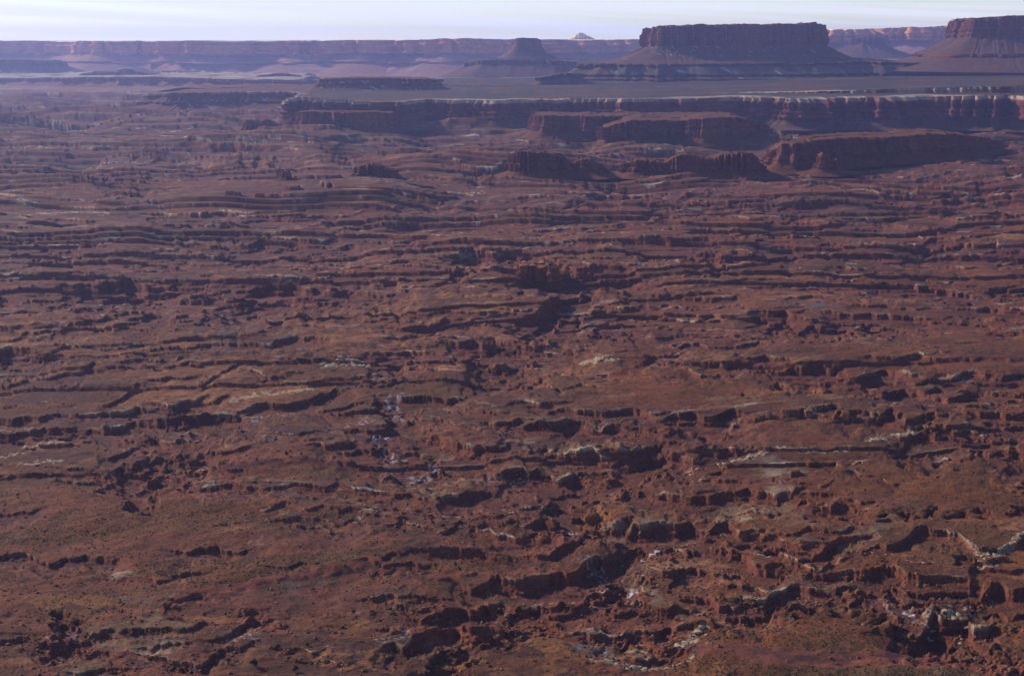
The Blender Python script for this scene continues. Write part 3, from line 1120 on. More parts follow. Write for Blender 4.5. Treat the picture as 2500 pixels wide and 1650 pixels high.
landform('mesa', rimline([(742, 184, 8520), (800, 181, 8500), (900, 181, 8500), (990, 183, 8520), (1004, 186, 8600)], 8500), 420, 108,
         [(0, 1, 0), (5, .82, 0), (26, .60, 1), (30, .50, 0), (60, .28, 1), (150, -.1, 1)], n=600, flute=(50, 16), seed=16, top_rough=1.5, cols=('cliff', 'scree', 'soil'), snow=.34, gully=.5,
         group=MESA, label='low dark mesa streaked with snow, left of the big mesa', category='mesa')
landform('mesa', rimline([(1255, 181, 9300), (1290, 172, 9350), (1310, 170, 9350), (1345, 172, 9400)], 9300), 300, 110,
         [(0, 1, 0), (4, .7, 0), (90, .0, 1), (130, -.2, 1)], n=300, flute=(50, 14), seed=18, cols=('shale', 'grey', 'grey'), label='small dark knob at the left foot of the stepped bench', category='knoll')
# stepped cliffs left of the long wall
landform('escarpment', rimline([(335, 222, 8900), (380, 214, 8750), (470, 214, 8700), (560, 212, 8750), (640, 213, 8700), (720, 214, 8800)], 8750), 1500, -5,
         [(0, 1, 0), (8, .74, 0), (70, .5, 1), (76, .36, 0), (230, .0, 1), (300, -.05, 1)], n=900, flute=(70, 30), seed=20, cols=('cliff', 'soil', 'soil'), snow=.1, pale_rim=.1,
         label='stepped brown cliff left of the long wall, with a ragged left end', category='cliff')
landform('escarpment', rimline([(-120, 182, 13500), (60, 180, 13200), (200, 178, 13000), (360, 177, 13000), (480, 181, 12800), (640, 184, 12500), (700, 186, 12600)], 13000), 2500, -5,
         [(0, 1, 0), (8, .6, 0), (150, .2, 1), (300, -.1, 1)], n=900, flute=(120, 70), seed=22, cols=('slick', 'slick', 'pale'), pale_rim=.1,
         label='far low pinkish cliff line at the left under the hazy plateau', category='cliff')
landform('mesa', rimline([(172, 176, 14500), (200, 168, 14400), (272, 167, 14400), (286, 161, 14450), (300, 161, 14450), (318, 166, 14400), (356, 175, 14500)], 14400), 900, 20,
         [(0, 1, 0), (6, .7, 0), (160, .1, 1), (300, -.2, 1)], n=400, flute=(90, 30), seed=24, cols=('shale', 'grey', 'grey'), label='low hazy blue ridge with two knobs below the left plateau', category='ridge')
landform('mesa', rimline([(-200, 140, 15500), (40, 138, 15500), (95, 141, 15600), (118, 147, 15800)], 15500), 1200, 10,
         [(0, 1, 0), (10, .75, 0), (250, .25, 1), (400, -.1, 1)], n=500, flute=(110, 40), seed=26, cols=('shale', 'grey', 'grey'), group=MESA, label='dark blue bench at the left edge below the plateau', category='mesa')
landform('butte', rimline([(596, 176, 13500), (630, 171, 13500), (660, 171, 13500), (690, 176, 13500)], 13500), 300, 50,
         [(0, 1, 0), (6, .7, 0), (120, .1, 1), (200, -.2, 1)], n=200, flute=(60, 20), seed=27, cols=('shale', 'grey', 'grey'), group=BUT, label='tiny hazy butte far off, above the low snowy mesa', category='butte')
# plateau along the skyline
landform('plateau', rimline([(-900, 97, 19500), (-400, 98, 19300), (-100, 96, 19500), (40, 94, 19300), (150, 97, 19000), (230, 95, 18300), (330, 96, 18600), (430, 95, 18300), (520, 98, 18200), (560, 97, 18500), (610, 97, 18300), (650, 97, 18600), (690, 97, 17900),
         (780, 95, 18200), (830, 93, 17800), (890, 93, 18300), (950, 94, 18000), (1040, 89, 17700), (1080, 88, 17800), (1150, 90, 17900), (1260, 91, 18300), (1310, 94, 19300), (1420, 93, 19500), (1520, 92, 19500), (1700, 90, 19500)], 18300), 6000, 10,
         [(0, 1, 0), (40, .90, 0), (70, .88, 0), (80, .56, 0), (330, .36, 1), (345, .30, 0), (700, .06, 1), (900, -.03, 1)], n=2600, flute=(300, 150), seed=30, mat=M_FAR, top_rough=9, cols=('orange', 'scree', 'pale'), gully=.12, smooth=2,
         kind='structure', label='long hazy plateau wall closing the horizon on the left')
landform('butte', rimline([(1190, 92, 13600), (1198, 88, 13500), (1225, 88, 13500), (1248, 89, 13550), (1254, 93, 13700)], 13500), 330, Z_(134, 13200),
         [(0, 1, 0), (10, .64, 0), (55, .30, 1), (110, .10, 1), (170, -.05, 1)], n=300, flute=(70, 9), seed=32, top_rough=3, cols=('cliff', 'scree', 'soil'), group='hazy buttes in front of the plateaus', label='small hazy butte with square cap left of the big mesa', category='butte')
landform('rock_bench', rimline([(1085, 146, 13200), (1120, 139, 13000), (1250, 138, 12900), (1350, 143, 12900), (1460, 147, 13000), (1600, 149, 13000)], 13000), 1800, 40,
         [(0, 1, 0), (10, .8, 0), (300, .15, 1), (420, -.05, 1)], n=600, flute=(110, 40), seed=34, cols=('shale', 'scree', 'grey'), label='hazy blue bench under the small square-capped butte', category='rock bench')
landform('plateau', rimline([(1850, 72, 20500), (1930, 71, 20300), (1990, 67, 20200), (2060, 65, 20300), (2130, 62, 20000), (2220, 59, 20200), (2500, 55, 20200), (2900, 54, 20200), (3300, 56, 20200)], 20200), 5000, 100,
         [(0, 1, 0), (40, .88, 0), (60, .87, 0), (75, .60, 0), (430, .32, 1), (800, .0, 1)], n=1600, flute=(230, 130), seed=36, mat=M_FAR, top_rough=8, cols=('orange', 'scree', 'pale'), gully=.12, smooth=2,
         kind='structure', label='hazy plateau seen in the gap between the two mesas')
landform('butte', rimline([(1984, 90, 17500), (2000, 86, 17400), (2030, 87, 17400), (2052, 89, 17500)], 17400), 400, 210,
         [(0, 1, 0), (8, .70, 0), (140, .42, 1), (330, .12, 1), (450, -.05, 1)], n=300, flute=(90, 28), seed=38, cols=('cliff', 'scree', 'soil'), group='hazy buttes in front of the plateaus', label='hazy blue butte in the gap between the two mesas', category='butte')
landform('butte', rimline([(1328, 88, 21000), (1336, 82, 20950), (1343, 76, 20950), (1352, 76, 20950), (1360, 82, 20950), (1382, 91, 21000)], 20950), 240, Z_(97, 20900),
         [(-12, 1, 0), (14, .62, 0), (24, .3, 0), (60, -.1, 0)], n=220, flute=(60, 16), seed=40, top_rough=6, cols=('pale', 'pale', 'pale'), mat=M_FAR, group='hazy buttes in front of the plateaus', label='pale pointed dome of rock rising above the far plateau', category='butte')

# buttes and ridges on the canyon floor
BP = [(0, 1, 0), (3, .55, 0), (9, .50, 0), (13, .22, 0), (40, .02, 1), (70, -.12, 1)]
landform('butte', rimline([(672, 268, 6800), (690, 259, 6650), (720, 259, 6620), (800, 261, 6640), (870, 259, 6650), (905, 262, 6700), (920, 276, 6760)], 6650), 170, -6, BP, n=700, flute=(34, 17), seed=42, cols=('cliff', 'soil', 'soil'), snow=.12,
         group=BUT, label='long dark butte with vertical buttresses before the left end of the cliff wall', category='butte')
landform('butte', rimline([(556, 287, 6500), (566, 279, 6480), (578, 279, 6480), (590, 286, 6500)], 6480), 60, -5, BP, n=260, flute=(22, 9), seed=44, cols=('cliff', 'soil', 'soil'), group=BUT,
         label='left one of the two tiny dark buttes left of the long dark butte', category='butte')
landform('butte', rimline([(600, 286, 6500), (608, 278, 6480), (618, 278, 6480), (634, 288, 6500)], 6480), 60, -5, BP, n=260, flute=(22, 9), seed=46, cols=('cliff', 'soil', 'soil'), group=BUT,
         label='right one of the two tiny dark buttes left of the long dark butte', category='butte')
landform('mesa', rimline([(1243, 268, 6300), (1262, 267, 6250), (1330, 269, 6250), (1370, 268, 6200), (1400, 270, 6300), (1470, 268, 6350), (1560, 270, 6350), (1640, 268, 6350)], 6280), 330, -6, BP, n=900, flute=(36, 18), seed=48, cols=('cliff', 'soil', 'soil'),
         group=MESA, label='brown flat-topped mesa with fluted wall, partly behind the rounded dark mesa', category='mesa')
landform('mesa', rimline([(1424, 296, 5800), (1445, 284, 5780), (1475, 278, 5790), (1515, 278, 5860), (1545, 279, 5950), (1600, 281, 5960), (1612, 278, 5850), (1640, 273, 5820), (1710, 271, 5850), (1740, 276, 5930), (1775, 290, 6020), (1784, 300, 6060)], 5850), 420, -6, BP, n=1100, flute=(34, 18), seed=50, cols=('cliff', 'soil', 'soil'),
         group=MESA, label='rounded dark mesa with a bay in its face, standing before the cliff wall', category='mesa')
landform('ridge', rimline([(1812, 352, 4650), (1820, 334, 4600), (1848, 333, 4590), (1880, 331, 4600), (1890, 326, 4680), (1930, 322, 4780), (1990, 319, 4850), (2100, 317, 4980), (2150, 311, 5050), (2215, 309, 5150), (2250, 314, 5250), (2290, 318, 5350), (2322, 325, 5480)], 4900), 260, -6,
         [(0, 1, 0), (3, .60, 0), (12, .55, 0), (20, .26, 0), (45, .03, 1), (70, -.10, 1)], n=1500, flute=(36, 19), seed=52, cols=('cliff', 'soil', 'soil'), label='long dark ridge with lit buttresses, lowering into the plain at the right', category='ridge')
landform('butte', rimline([(1912, 366, 4500), (1920, 356, 4480), (1930, 362, 4490), (1945, 374, 4500), (1955, 372, 4500)], 4480), 60, -4, BP, n=300, flute=(18, 8), seed=54, cols=('red', 'soil', 'red'), group=BUT,
         label='small lit red pinnacle in front of the long dark ridge', category='pinnacle')
landform('butte', rimline([(1192, 360, 4400), (1204, 352, 4360), (1250, 354, 4360), (1262, 353, 4370), (1290, 358, 4390), (1312, 366, 4400), (1322, 379, 4420), (1340, 381, 4430), (1352, 370, 4400), (1380, 371, 4390), (1395, 382, 4400), (1404, 392, 4420)], 4380), 90, -5, BP, n=800, flute=(20, 9), seed=56, cols=('cliff', 'soil', 'soil'),
         group=BUT, label='broken dark butte with a sunk middle, left of the ragged row of walls', category='butte')
landform('butte', rimline([(1462, 378, 4450), (1480, 371, 4400), (1520, 372, 4400), (1550, 378, 4430), (1565, 368, 4400), (1590, 359, 4400), (1625, 364, 4400), (1660, 368, 4400), (1690, 358, 4390), (1740, 355, 4380), (1752, 358, 4420), (1765, 370, 4430), (1784, 386, 4460)], 4400), 90, -5, BP, n=900, flute=(19, 9), seed=58, cols=('cliff', 'soil', 'soil'),
         group=BUT, label='ragged row of dark rock walls between the broken butte and the long ridge', category='butte')
landform('butte', rimline([(636, 404, 4080), (646, 397, 4060), (656, 397, 4060), (664, 404, 4080)], 4060), 30, -4, [(0, 1, 0), (4, .6, 0), (26, .34, 1), (60, .06, 1), (80, -.1, 1)], n=220, flute=(14, 5), seed=60, cols=('cliff', 'shale', 'soil'),
         group=BUT, label='small dark cone-shaped hill on the plain left of centre', category='butte')
landform('butte', rimline([(812, 391, 4250), (826, 385, 4230), (850, 380, 4230), (872, 382, 4230), (884, 389, 4240), (905, 394, 4260)], 4230), 60, -4, BP, n=300, flute=(16, 7), seed=62, cols=('cliff', 'shale', 'soil'),
         group=BUT, label='low dark crumbling butte right of the cone-shaped hill', category='butte')
landform('butte', rimline([(1204, 620, 2480), (1222, 616, 2440), (1250, 617, 2440), (1276, 620, 2420), (1292, 624, 2440)], 2440), 60, -14, [(0, 1, 0), (1, .72, 0), (4, .66, 0), (6, .18, 0), (14, .04, 1), (24, -.1, 1)], n=400, flute=(12, 5), seed=64, cols=('slick', 'soil', 'slick'),
         group=BUT, label='blocky lit butte with sheer sides rising from a dark canyon at mid-distance', category='butte')

# ------------------------------------------------------------------ junipers
M_LEAF = flat_material('juniper_leaves', (.022, .034, .014), (.055, .070, .030), 1.2)
M_BARK = flat_material('juniper_bark', (.09, .06, .045), (.16, .12, .09), 3.0)


def juniper_meshes(seed, w, h):
    r = np.random.default_rng(seed)
    tv, tf = [], []

    def limb(a, b, ra, rb):
        a = np.array(a); b = np.array(b); k = len(tv)
        for p, rad in ((a, ra), ((a + b) / 2 + r.normal(0, .04, 3) * h * .3, (ra + rb) / 2), (b, rb)):
            for i in range(6):
                tv.append(p + rad * np.array([cos(i * pi / 3), sin(i * pi / 3), 0]))
        for lv in range(2):
            for i in range(6):
                tf.append((k + lv * 6 + i, k + lv * 6 + (i + 1) % 6, k + lv * 6 + 6 + (i + 1) % 6, k + lv * 6 + 6 + i))
    limb((0, 0, -.4), (.05 * w, 0, .45 * h), .07 * w, .04 * w)
    clumps = []
    for i in range(7):
        a = i * 2 * pi / 7 + r.uniform(-.3, .3); d = r.uniform(.16, .36) * w
        p = np.array([cos(a) * d, sin(a) * d, h * r.uniform(.35, .8)])
        limb((.02 * w, 0, h * .2), p, .035 * w, .012 * w); clumps.append((p, r.uniform(.15, .24) * w))
    clumps.append((np.array([0, 0, h * .85]), .18 * w))
    lv_, lf = [], []
    for p, rad in clumps:
        for _ in range(130):
            d = r.normal(0, 1, 3); d /= np.linalg.norm(d); d[2] *= .85
            c = p + d * rad * r.uniform(.35, 1.1) ** .6
            s = w * .045 * r.uniform(.6, 1.4)
            q = r.normal(0, 1, (2, 3)); q /= np.linalg.norm(q, axis=1)[:, None]
            k = len(lv_)
            lv_ += [c + q[0] * s, c + q[1] * s, c - q[0] * s, c - q[1] * s]
            lf.append((k, k + 1, k + 2, k + 3))
    return (mesh_from('trunk', tv, tf, None, M_BARK), mesh_from('crown', lv_, lf, None, M_LEAF, False))


JM = [juniper_meshes(s, 1.0, h) for s, h in ((1, .85), (2, 1.0), (3, .75))]
TREES = [(7, 1180, 818, 6.0, 'largest dark green juniper at the bottom edge, left of centre'),
         (7, 1370, 838, 4.6, 'round juniper at the bottom edge just right of the largest one'),
         (7, 1875, 172, 3.6, 'leftmost of the four junipers on the sandy bench at lower centre'),
         (7, 2008, 143, 3.2, 'second juniper from the left on the sandy bench at lower centre'),
         (7, 2056, 164, 4.0, 'third and lowest juniper on the sandy bench at lower centre'),
         (7, 2119, 150, 3.4, 'rightmost of the four junipers on the sandy bench at lower centre'),
         (5, 1190, 517, 3.6, 'leftmost of four junipers on the smooth slope below the broken canyon'),
         (5, 1328, 498, 5.0, 'darkest and biggest of four junipers on the smooth slope below the broken canyon'),
         (5, 1345, 478, 3.4, 'topmost of four junipers on the smooth slope below the broken canyon'),
         (5, 1396, 497, 3.4, 'rightmost of four junipers on the smooth slope below the broken canyon'),
         (6, 1070, 208, 5.5, 'single green juniper on the yellow rubble patch at right of centre'),
         (7, 178, 602, 3.0, 'small juniper above the dark gully at the bottom left'),
         (7, 838, 806, 3.6, 'low juniper below the undercut ledge at the bottom left'),
         (7, 1060, 793, 3.4, 'juniper between the undercut ledge and the largest juniper'),
         (7, 1426, 716, 3.2, 'juniper on the slope under the bottom ledge left of the dark canyon wall'),
         (8, 1738, 617, 3.6, 'dark juniper beside the snowy gully at the bottom right'),
         (8, 1800, 662, 3.4, 'juniper at the edge of the smooth red plain at the bottom right'),
         (8, 1560, 262, 3.0, 'juniper below the shallow pale rim at the right')]
for i, (sh, x, y, w, lab) in enumerate(TREES):
    (fx, fy), = to_frame(sh, [(x, y)])
    X, Y, z = ground_at(fx, fy)
    rt = bpy.data.objects.new('juniper_tree', None); COL.objects.link(rt)
    rt.location = (X, Y, z - .1); rt.scale = (w, w, w); rt.rotation_euler = (0, 0, i * 1.7)
    rt['label'] = lab; rt['category'] = 'tree'; rt['group'] = 'junipers scattered on the red ground'
    obj('trunk', JM[i % 3][0], rt); obj('crown', JM[i % 3][1], rt)


# ------------------------------------------------------------------ boulders and slabs
def boulder_mesh(name, seed, flat, colour):
    """angular block: a sphere cut by random planes, split along one bedding plane"""
    r = np.random.default_rng(seed)
    nu, nv = 18, 11
    th = np.linspace(0, pi, nv)[:, None]; ph = np.linspace(0, 2 * pi, nu, endpoint=False)[None, :]
    D = np.stack([np.sin(th) * np.cos(ph), np.sin(th) * np.sin(ph), np.cos(th) + 0 * ph], -1).reshape(-1, 3)
    N_ = r.normal(0, 1, (11, 3)); N_[:, 2] *= .5; N_ /= np.linalg.norm(N_, axis=1)[:, None]
    N_ = np.vstack([N_, [[0, 0, 1], [.05, .08, .99], [0, 0, -1]]])
    h = r.uniform(.62, 1.0, len(N_))
    dn = D @ N_.T
    rad = np.min(np.where(dn > .05, h / np.maximum(dn, .05), 9), axis=1)
    P = D * np.minimum(rad, 1.35)[:, None]
    P *= 1 + .05 * r.standard_normal((len(P), 1))
    P[:, 0] *= r.uniform(1.0, 1.5); P[:, 2] *= flat
    ledge = (np.abs(P[:, 2] / flat - .2) < .16)
    P[ledge, :2] *= .93
    c = colour * (1 + .2 * r.standard_normal((len(P), 1)))
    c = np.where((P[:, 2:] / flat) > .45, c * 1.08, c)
    return mesh_from(name, P * .5, grid_faces(nv, nu, True)[:, ::-1], np.clip(c, .02, .8), M_SLAB, False)


PALE_M = [boulder_mesh('sandstone_slab', 50 + i, f, C['pale'] * .9) for i, f in enumerate((.28, .4, .55, .34))]
TAN_M = [boulder_mesh('boulder', 60 + i, f, C['tan'] * .95) for i, f in enumerate((.6, .75, .5, .85))]
RED_M = [boulder_mesh('boulder', 70 + i, f, C['red']) for i, f in enumerate((.6, .75, .5, .85))]
# sheet, path, how many, size range in m, meshes, name, label, group
SETS = [
 (8, [(775, 700), (800, 660), (840, 620), (880, 590), (900, 640)], 22, (3, 9), PALE_M, 'sandstone_slab', 'pale sandstone block in the pile on the right lip of the round pit', 'blocks on the lip of the round pit'),
 (8, [(530, 805), (590, 795), (650, 790)], 7, (4, 10), PALE_M, 'sandstone_slab', 'broad pale slab on the front lip of the round pit', 'slabs on the front lip of the pit'),
 (8, [(2160, 240), (2200, 270), (2250, 250), (2320, 215), (2376, 175)], 26, (2.5, 7), PALE_M, 'sandstone_slab', 'pale block lining the curved rim near the right edge', 'blocks along the curved rim'),
 (8, [(2090, 190), (2130, 240), (2190, 300), (2250, 300)], 14, (2.5, 6), PALE_M, 'sandstone_slab', 'pale block fallen below the curved rim near the right edge', 'blocks fallen below the curved rim'),
 (8, [(1930, 560), (1980, 530), (2060, 520), (2120, 560), (2080, 600)], 20, (3, 9), PALE_M, 'sandstone_slab', 'pale slab at the head of the dark gully at the bottom right', 'slabs at the gully head'),
 (8, [(2050, 690), (2120, 700), (2200, 760), (2300, 790)], 18, (3, 8), TAN_M, 'boulder', 'brown boulder choking the dark gully at the bottom right', 'boulders in the dark gully'),
 (8, [(1140, 470), (1165, 462)], 2, (6, 9), TAN_M, 'boulder', 'lone light boulder in the hollow at lower right of centre', 'light boulders in the hollow'),
 (8, [(1280, 420), (1340, 440), (1420, 430), (1440, 470)], 14, (3, 8), TAN_M, 'boulder', 'tan block on the broken edge of the dark hollow', 'blocks round the dark hollow'),
 (8, [(1490, 215), (1600, 235), (1700, 250), (1790, 255)], 14, (2, 4.5), PALE_M, 'sandstone_slab', 'small pale block scattered under the shallow ledge at the right', 'blocks under the shallow ledge'),
 (8, [(680, 390), (690, 380)], 2, (5, 7), TAN_M, 'boulder', 'rounded tan boulder at the left tip of the long lit wall', 'boulders at the tip of the lit wall'),
 (7, [(2230, 480), (2290, 485), (2350, 500), (2340, 530)], 9, (4, 8), TAN_M, 'boulder', 'rounded boulder on the bench above the black undercut', 'boulders above the black undercut'),
 (5, [(820, 335), (870, 325), (920, 320)], 9, (3, 6), TAN_M, 'boulder', 'light boulder strewn on the slope below the long dark ledge', 'boulders below the long dark ledge'),
 (5, [(0, 490), (90, 470), (180, 450), (270, 440)], 24, (3, 8), PALE_M, 'sandstone_slab', 'pale block in the broken white outcrop at the left edge', 'blocks of the white outcrop'),
 (5, [(1500, 60), (1560, 45), (1640, 40), (1690, 52)], 10, (6, 13), PALE_M, 'sandstone_slab', 'pale slab of the bright outcrop alone on red slickrock', 'slabs of the bright outcrop'),
 (5, [(2080, 215), (2160, 215), (2230, 240), (2300, 270)], 16, (3, 6), TAN_M, 'boulder', 'tan block standing along the broken rim above the lit red slope', 'blocks along the broken rim'),
 (6, [(335, 30), (390, 15), (440, 25), (470, 40)], 18, (5, 10), PALE_M, 'sandstone_slab', 'cream block in the cluster beside the dark round hole', 'cream blocks by the round hole'),
 (6, [(0, 555), (40, 545), (70, 540)], 6, (5, 10), PALE_M, 'sandstone_slab', 'bright slab at the tip of the long pale ledge at centre', 'slabs at the tip of the pale ledge'),
 (6, [(800, 508), (870, 502), (1000, 490), (1100, 475), (1190, 468)], 18, (3, 8), PALE_M, 'sandstone_slab', 'white slab in the dashed line of outcrops at right of centre', 'slabs of the dashed outcrop line'),
 (6, [(1680, 415), (1760, 400), (1850, 372)], 14, (3, 8), PALE_M, 'sandstone_slab', 'pale slab of the slanting white outcrop at the right', 'slabs of the slanting outcrop'),
 (6, [(490, 430), (540, 410), (600, 440), (520, 460)], 18, (3, 7), TAN_M, 'boulder', 'tan block tumbled down the slope beside the dark notch', 'blocks tumbled beside the notch'),
 (7, [(1660, 110), (1700, 85), (1780, 75)], 16, (2.5, 6), PALE_M, 'sandstone_slab', 'pale block of the crumbled rim on the lower plain', 'blocks of the crumbled rim'),
 (7, [(1640, 400), (1700, 395), (1600, 430)], 12, (2.5, 5), TAN_M, 'boulder', 'tan block at the blunt left end of the curved ledge', 'blocks at the end of the curved ledge'),
]
for si_, (sh, path, cnt, (s0, s1), meshes, nm, lab, grp) in enumerate(SETS):
    P = np.array(to_frame(sh, path)); r = np.random.default_rng(400 + si_)
    for i in range(cnt):
        t = r.uniform(0, len(P) - 1.001); k = int(t)
        p = mix(P[k], P[k + 1], t - k) + r.normal(0, 1, 2) * (2.4, 1.3)
        X, Y, z = ground_at(*p)
        s = .5 * (s0 + (s1 - s0) * r.random() ** 1.7)
        o = bpy.data.objects.new(nm, meshes[r.integers(len(meshes))]); COL.objects.link(o)
        o.location = (X, Y, z + s * .10); o.scale = (s, s * r.uniform(.8, 1.2), s)
        o.rotation_euler = (r.normal(0, .12), r.normal(0, .12), r.uniform(0, 6.28))
        o['label'] = lab; o['kind'] = 'thing'; o['category'] = 'rock slab' if 'slab' in nm else 'boulder'; o['group'] = grp

# uncountable scree and scrub: one object each
def scatter(name, n, accept, size, mat, cols, label, seed, flat=.7, pw=1.0):
    r = np.random.default_rng(seed)
    rr = r.integers(int(np.searchsorted(rows_py, 330)), int(np.searchsorted(rows_py, 744)), n * 6)
    cc = r.integers(int(np.searchsorted(cols_px, -125)), int(np.searchsorted(cols_px, 1150)), n * 6)
    ok = r.random(n * 6) < accept[rr, cc]
    rr, cc = rr[ok][:n], cc[ok][:n]; m = len(rr)
    T = np.array([[1, 0, -.5], [-.5, .87, -.5], [-.5, -.87, -.5], [.15, .1, 1.0], [-.9, .1, .3], [.6, .7, .35], [.5, -.8, .3]], F32)
    Fc = np.array([[3, 4, 6], [3, 6, 5], [3, 5, 4], [4, 1, 2], [4, 2, 6], [6, 2, 0], [6, 0, 5], [5, 0, 1], [5, 1, 4]], np.int32)
    s = (size[0] + (size[1] - size[0]) * r.random(m) ** 2.5).astype(F32)
    a = r.uniform(0, 6.28, m)
    v = np.repeat(T[None], m, 0) * (1 + .3 * r.standard_normal((m, 7, 3)))
    x = v[..., 0] * np.cos(a)[:, None] - v[..., 1] * np.sin(a)[:, None]; y = v[..., 0] * np.sin(a)[:, None] + v[..., 1] * np.cos(a)[:, None]
    v = np.stack([x, y, v[..., 2] * flat], -1) * s[:, None, None] * .5
    jx = r.uniform(-.3, .3, (m, 2)).astype(F32)
    v[..., 0] += (Xg[rr, cc] + jx[:, 0])[:, None]; v[..., 1] += (Yg[rr, cc] + jx[:, 1])[:, None]
    v[..., 2] += (GZ[rr, cc] + .12 * s)[:, None]
    f = (np.arange(m)[:, None, None] * 7 + Fc[None]).reshape(-1, 3)
    c = None
    if cols is not None:
        pick = r.random(m)[:, None]
        c = mix(cols[0], cols[1], pick) * (1 + .15 * r.standard_normal((m, 1)))
        c = np.repeat(np.clip(c, .01, .8)[:, None], 7, 1).reshape(-1, 3)
    me_ = mesh_from(name, v.reshape(-1, 3), f, c, mat, False)
    return obj(name, me_, kind='stuff', label=label, category=name)


below = np.clip(ledge_face * 1.0 + riser * .4, 0, 1) * .5 + .02
scatter('rubble', 26000, below * (1 - plain * .8), (.7, 3.4), M_SLAB, (C['tan'], C['red']), 'broken rock rubble strewn under the ledges', 5)
M_SCRUB = flat_material('scrub_leaves', (.050, .042, .026), (.10, .075, .046), .4)
scatter('scrub', 30000, np.clip(plain * .9 + .08, 0, 1) * (1 - riser) * (1 - np.clip(ledge_face, 0, 1) * .7), (.4, 1.8), M_SCRUB, None, 'low grey-green scrub dotted over the red plains', 6, .8)

# ------------------------------------------------------------------ light, sky, air
SUN_EL, SUN_AZ = radians(26), radians(-54)          # azimuth from +Y (view direction), negative = left
sd = bpy.data.lights.new('sun', 'SUN'); sd.energy = 4.4; sd.angle = radians(3.5); sd.color = (1, .88, .74)
so = bpy.data.objects.new('sun', sd); COL.objects.link(so)
dx, dy, dz = sin(SUN_AZ) * cos(SUN_EL), cos(SUN_AZ) * cos(SUN_EL), sin(SUN_EL)
from mathutils import Vector
so.rotation_euler = Vector((dx, dy, dz)).to_track_quat('Z', 'Y').to_euler()
so.location = (dx * 3000, dy * 3000, 3000)

wd = bpy.data.worlds.new('World'); SC.world = wd; wd.use_nodes = True
nt = wd.node_tree; N = nt.nodes; L = nt.links
bg = N['Background']; bg.inputs['Strength'].default_value = .11
sky = N.new('ShaderNodeTexSky'); sky.sky_type = 'NISHITA'; sky.sun_disc = False
sky.sun_elevation = SUN_EL; sky.sun_rotation = SUN_AZ; sky.altitude = 1800; sky.air_density = 1.2; sky.dust_density = .4; sky.ozone_density = 1.6
# thin streaks of high cloud: noise stretched along the horizon, mixed over the clear sky
tc = N.new('ShaderNodeTexCoord')
sep = N.new('ShaderNodeSeparateXYZ'); L.new(tc.outputs['Generated'], sep.inputs[0])
cmb = N.new('ShaderNodeCombineXYZ')
mz = N.new('ShaderNodeMath'); mz.operation = 'MULTIPLY'; mz.inputs[1].default_value = 44.0
tilt = N.new('ShaderNodeMath'); tilt.operation = 'MULTIPLY_ADD'; tilt.inputs[1].default_value = .05
L.new(sep.outputs['X'], tilt.inputs[0]); L.new(sep.outputs['Z'], tilt.inputs[2]); L.new(tilt.outputs[0], mz.inputs[0])
L.new(sep.outputs['X'], cmb.inputs['X']); L.new(sep.outputs['Y'], cmb.inputs['Y']); L.new(mz.outputs[0], cmb.inputs['Z'])
cn = N.new('ShaderNodeTexNoise'); cn.inputs['Scale'].default_value = 3.2; cn.inputs['Detail'].default_value = 6; cn.inputs['Roughness'].default_value = .5
L.new(cmb.outputs[0], cn.inputs['Vector'])
cr = N.new('ShaderNodeMapRange'); cr.inputs['From Min'].default_value = .40; cr.inputs['From Max'].default_value = .60
cr.inputs['To Min'].default_value = .25; cr.inputs['To Max'].default_value = .92
L.new(cn.outputs['Fac'], cr.inputs['Value'])
mx = N.new('ShaderNodeMix'); mx.data_type = 'RGBA'
el = N.new('ShaderNodeMapRange'); el.interpolation_type = 'SMOOTHSTEP'
el.inputs['From Min'].default_value = .06; el.inputs['From Max'].default_value = .25
el.inputs['To Min'].default_value = 1.0; el.inputs['To Max'].default_value = .0
L.new(sep.outputs['Z'], el.inputs['Value'])
fm = N.new('ShaderNodeMath'); fm.operation = 'MULTIPLY'; L.new(cr.outputs[0], fm.inputs[0]); L.new(el.outputs[0], fm.inputs[1])
L.new(fm.outputs[0], mx.inputs['Factor']); tint = N.new('ShaderNodeVectorMath'); tint.operation = 'MULTIPLY'; tint.inputs[1].default_value = (.82, .90, 1.10)
L.new(sky.outputs[0], tint.inputs[0]); L.new(tint.outputs[0], mx.inputs[6]); 
br = N.new('ShaderNodeMapRange'); br.inputs['From Min'].default_value = .0; br.inputs['From Max'].default_value = .03
br.inputs['To Min'].default_value = 8.6; br.inputs['To Max'].default_value = 7.3
L.new(sep.outputs['Z'], br.inputs['Value'])
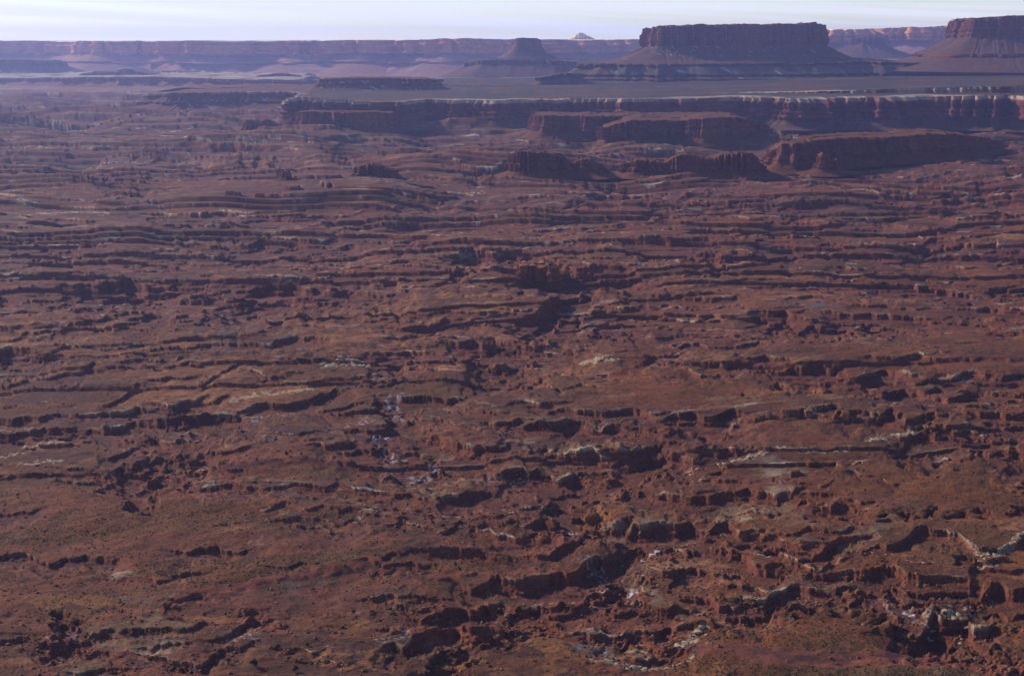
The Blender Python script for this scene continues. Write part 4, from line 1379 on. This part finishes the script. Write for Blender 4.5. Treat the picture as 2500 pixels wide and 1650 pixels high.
vs = N.new('ShaderNodeVectorMath'); vs.operation = 'SCALE'; vs.inputs[0].default_value = (.95, .98, 1.06)
L.new(br.outputs[0], vs.inputs['Scale']); L.new(vs.outputs[0], mx.inputs[7])
L.new(mx.outputs[2], bg.inputs['Color'])

zs_min, zs_max = 1e9, -1e9
for o in list(SC.objects):
    if o.type == 'MESH':
        wz = o.location.z + (o.parent.location.z if o.parent else 0)
        n_ = len(o.data.vertices)
        a = np.empty(n_ * 3, F32); o.data.vertices.foreach_get('co', a)
        zz = a[2::3]
        if o.parent and o.parent.name.startswith('juniper'): continue
        if o.name.startswith(('boulder', 'sandstone')): continue
        zs_min = min(zs_min, wz + float(zz.min())); zs_max = max(zs_max, wz + float(zz.max()))
zb_, zt_ = zs_min - 1.0, max(zs_max, CAM_Z) + 12.0
print('air', zb_, zt_)
x0, x1, y0, y1 = -21000, 23000, -1500, 30500
hv = [(x, y, z) for z in (zb_, zt_) for x, y in ((x0, y0), (x1, y0), (x1, y1), (x0, y1))]
hf = [(3, 2, 1, 0), (4, 5, 6, 7), (0, 1, 5, 4), (1, 2, 6, 5), (2, 3, 7, 6), (3, 0, 4, 7)]
mh = bpy.data.materials.new('air_haze'); mh.use_nodes = True
nt = mh.node_tree; nt.nodes.remove(nt.nodes['Principled BSDF'])
pv = nt.nodes.new('ShaderNodeVolumePrincipled')
pv.inputs['Color'].default_value = (.42, .50, 1.0, 1)
pv.inputs['Density'].default_value = 2.4e-5
pv.inputs['Anisotropy'].default_value = .5
nt.links.new(pv.outputs[0], nt.nodes['Material Output'].inputs['Volume'])
obj('haze', mesh_from('haze', hv, hf, None, mh, False), kind='stuff', label='blue haze lying over the canyon country')

# ------------------------------------------------------------------ render settings
SC.render.engine = 'CYCLES'
cy = SC.cycles
cy.max_bounces = 5; cy.diffuse_bounces = 2; cy.volume_bounces = 2
cy.use_denoising = True
cy.use_adaptive_sampling = True
SC.view_settings.view_transform = 'Standard'; SC.view_settings.look = 'None'
SC.view_settings.exposure = .27; SC.view_settings.gamma = 1.0
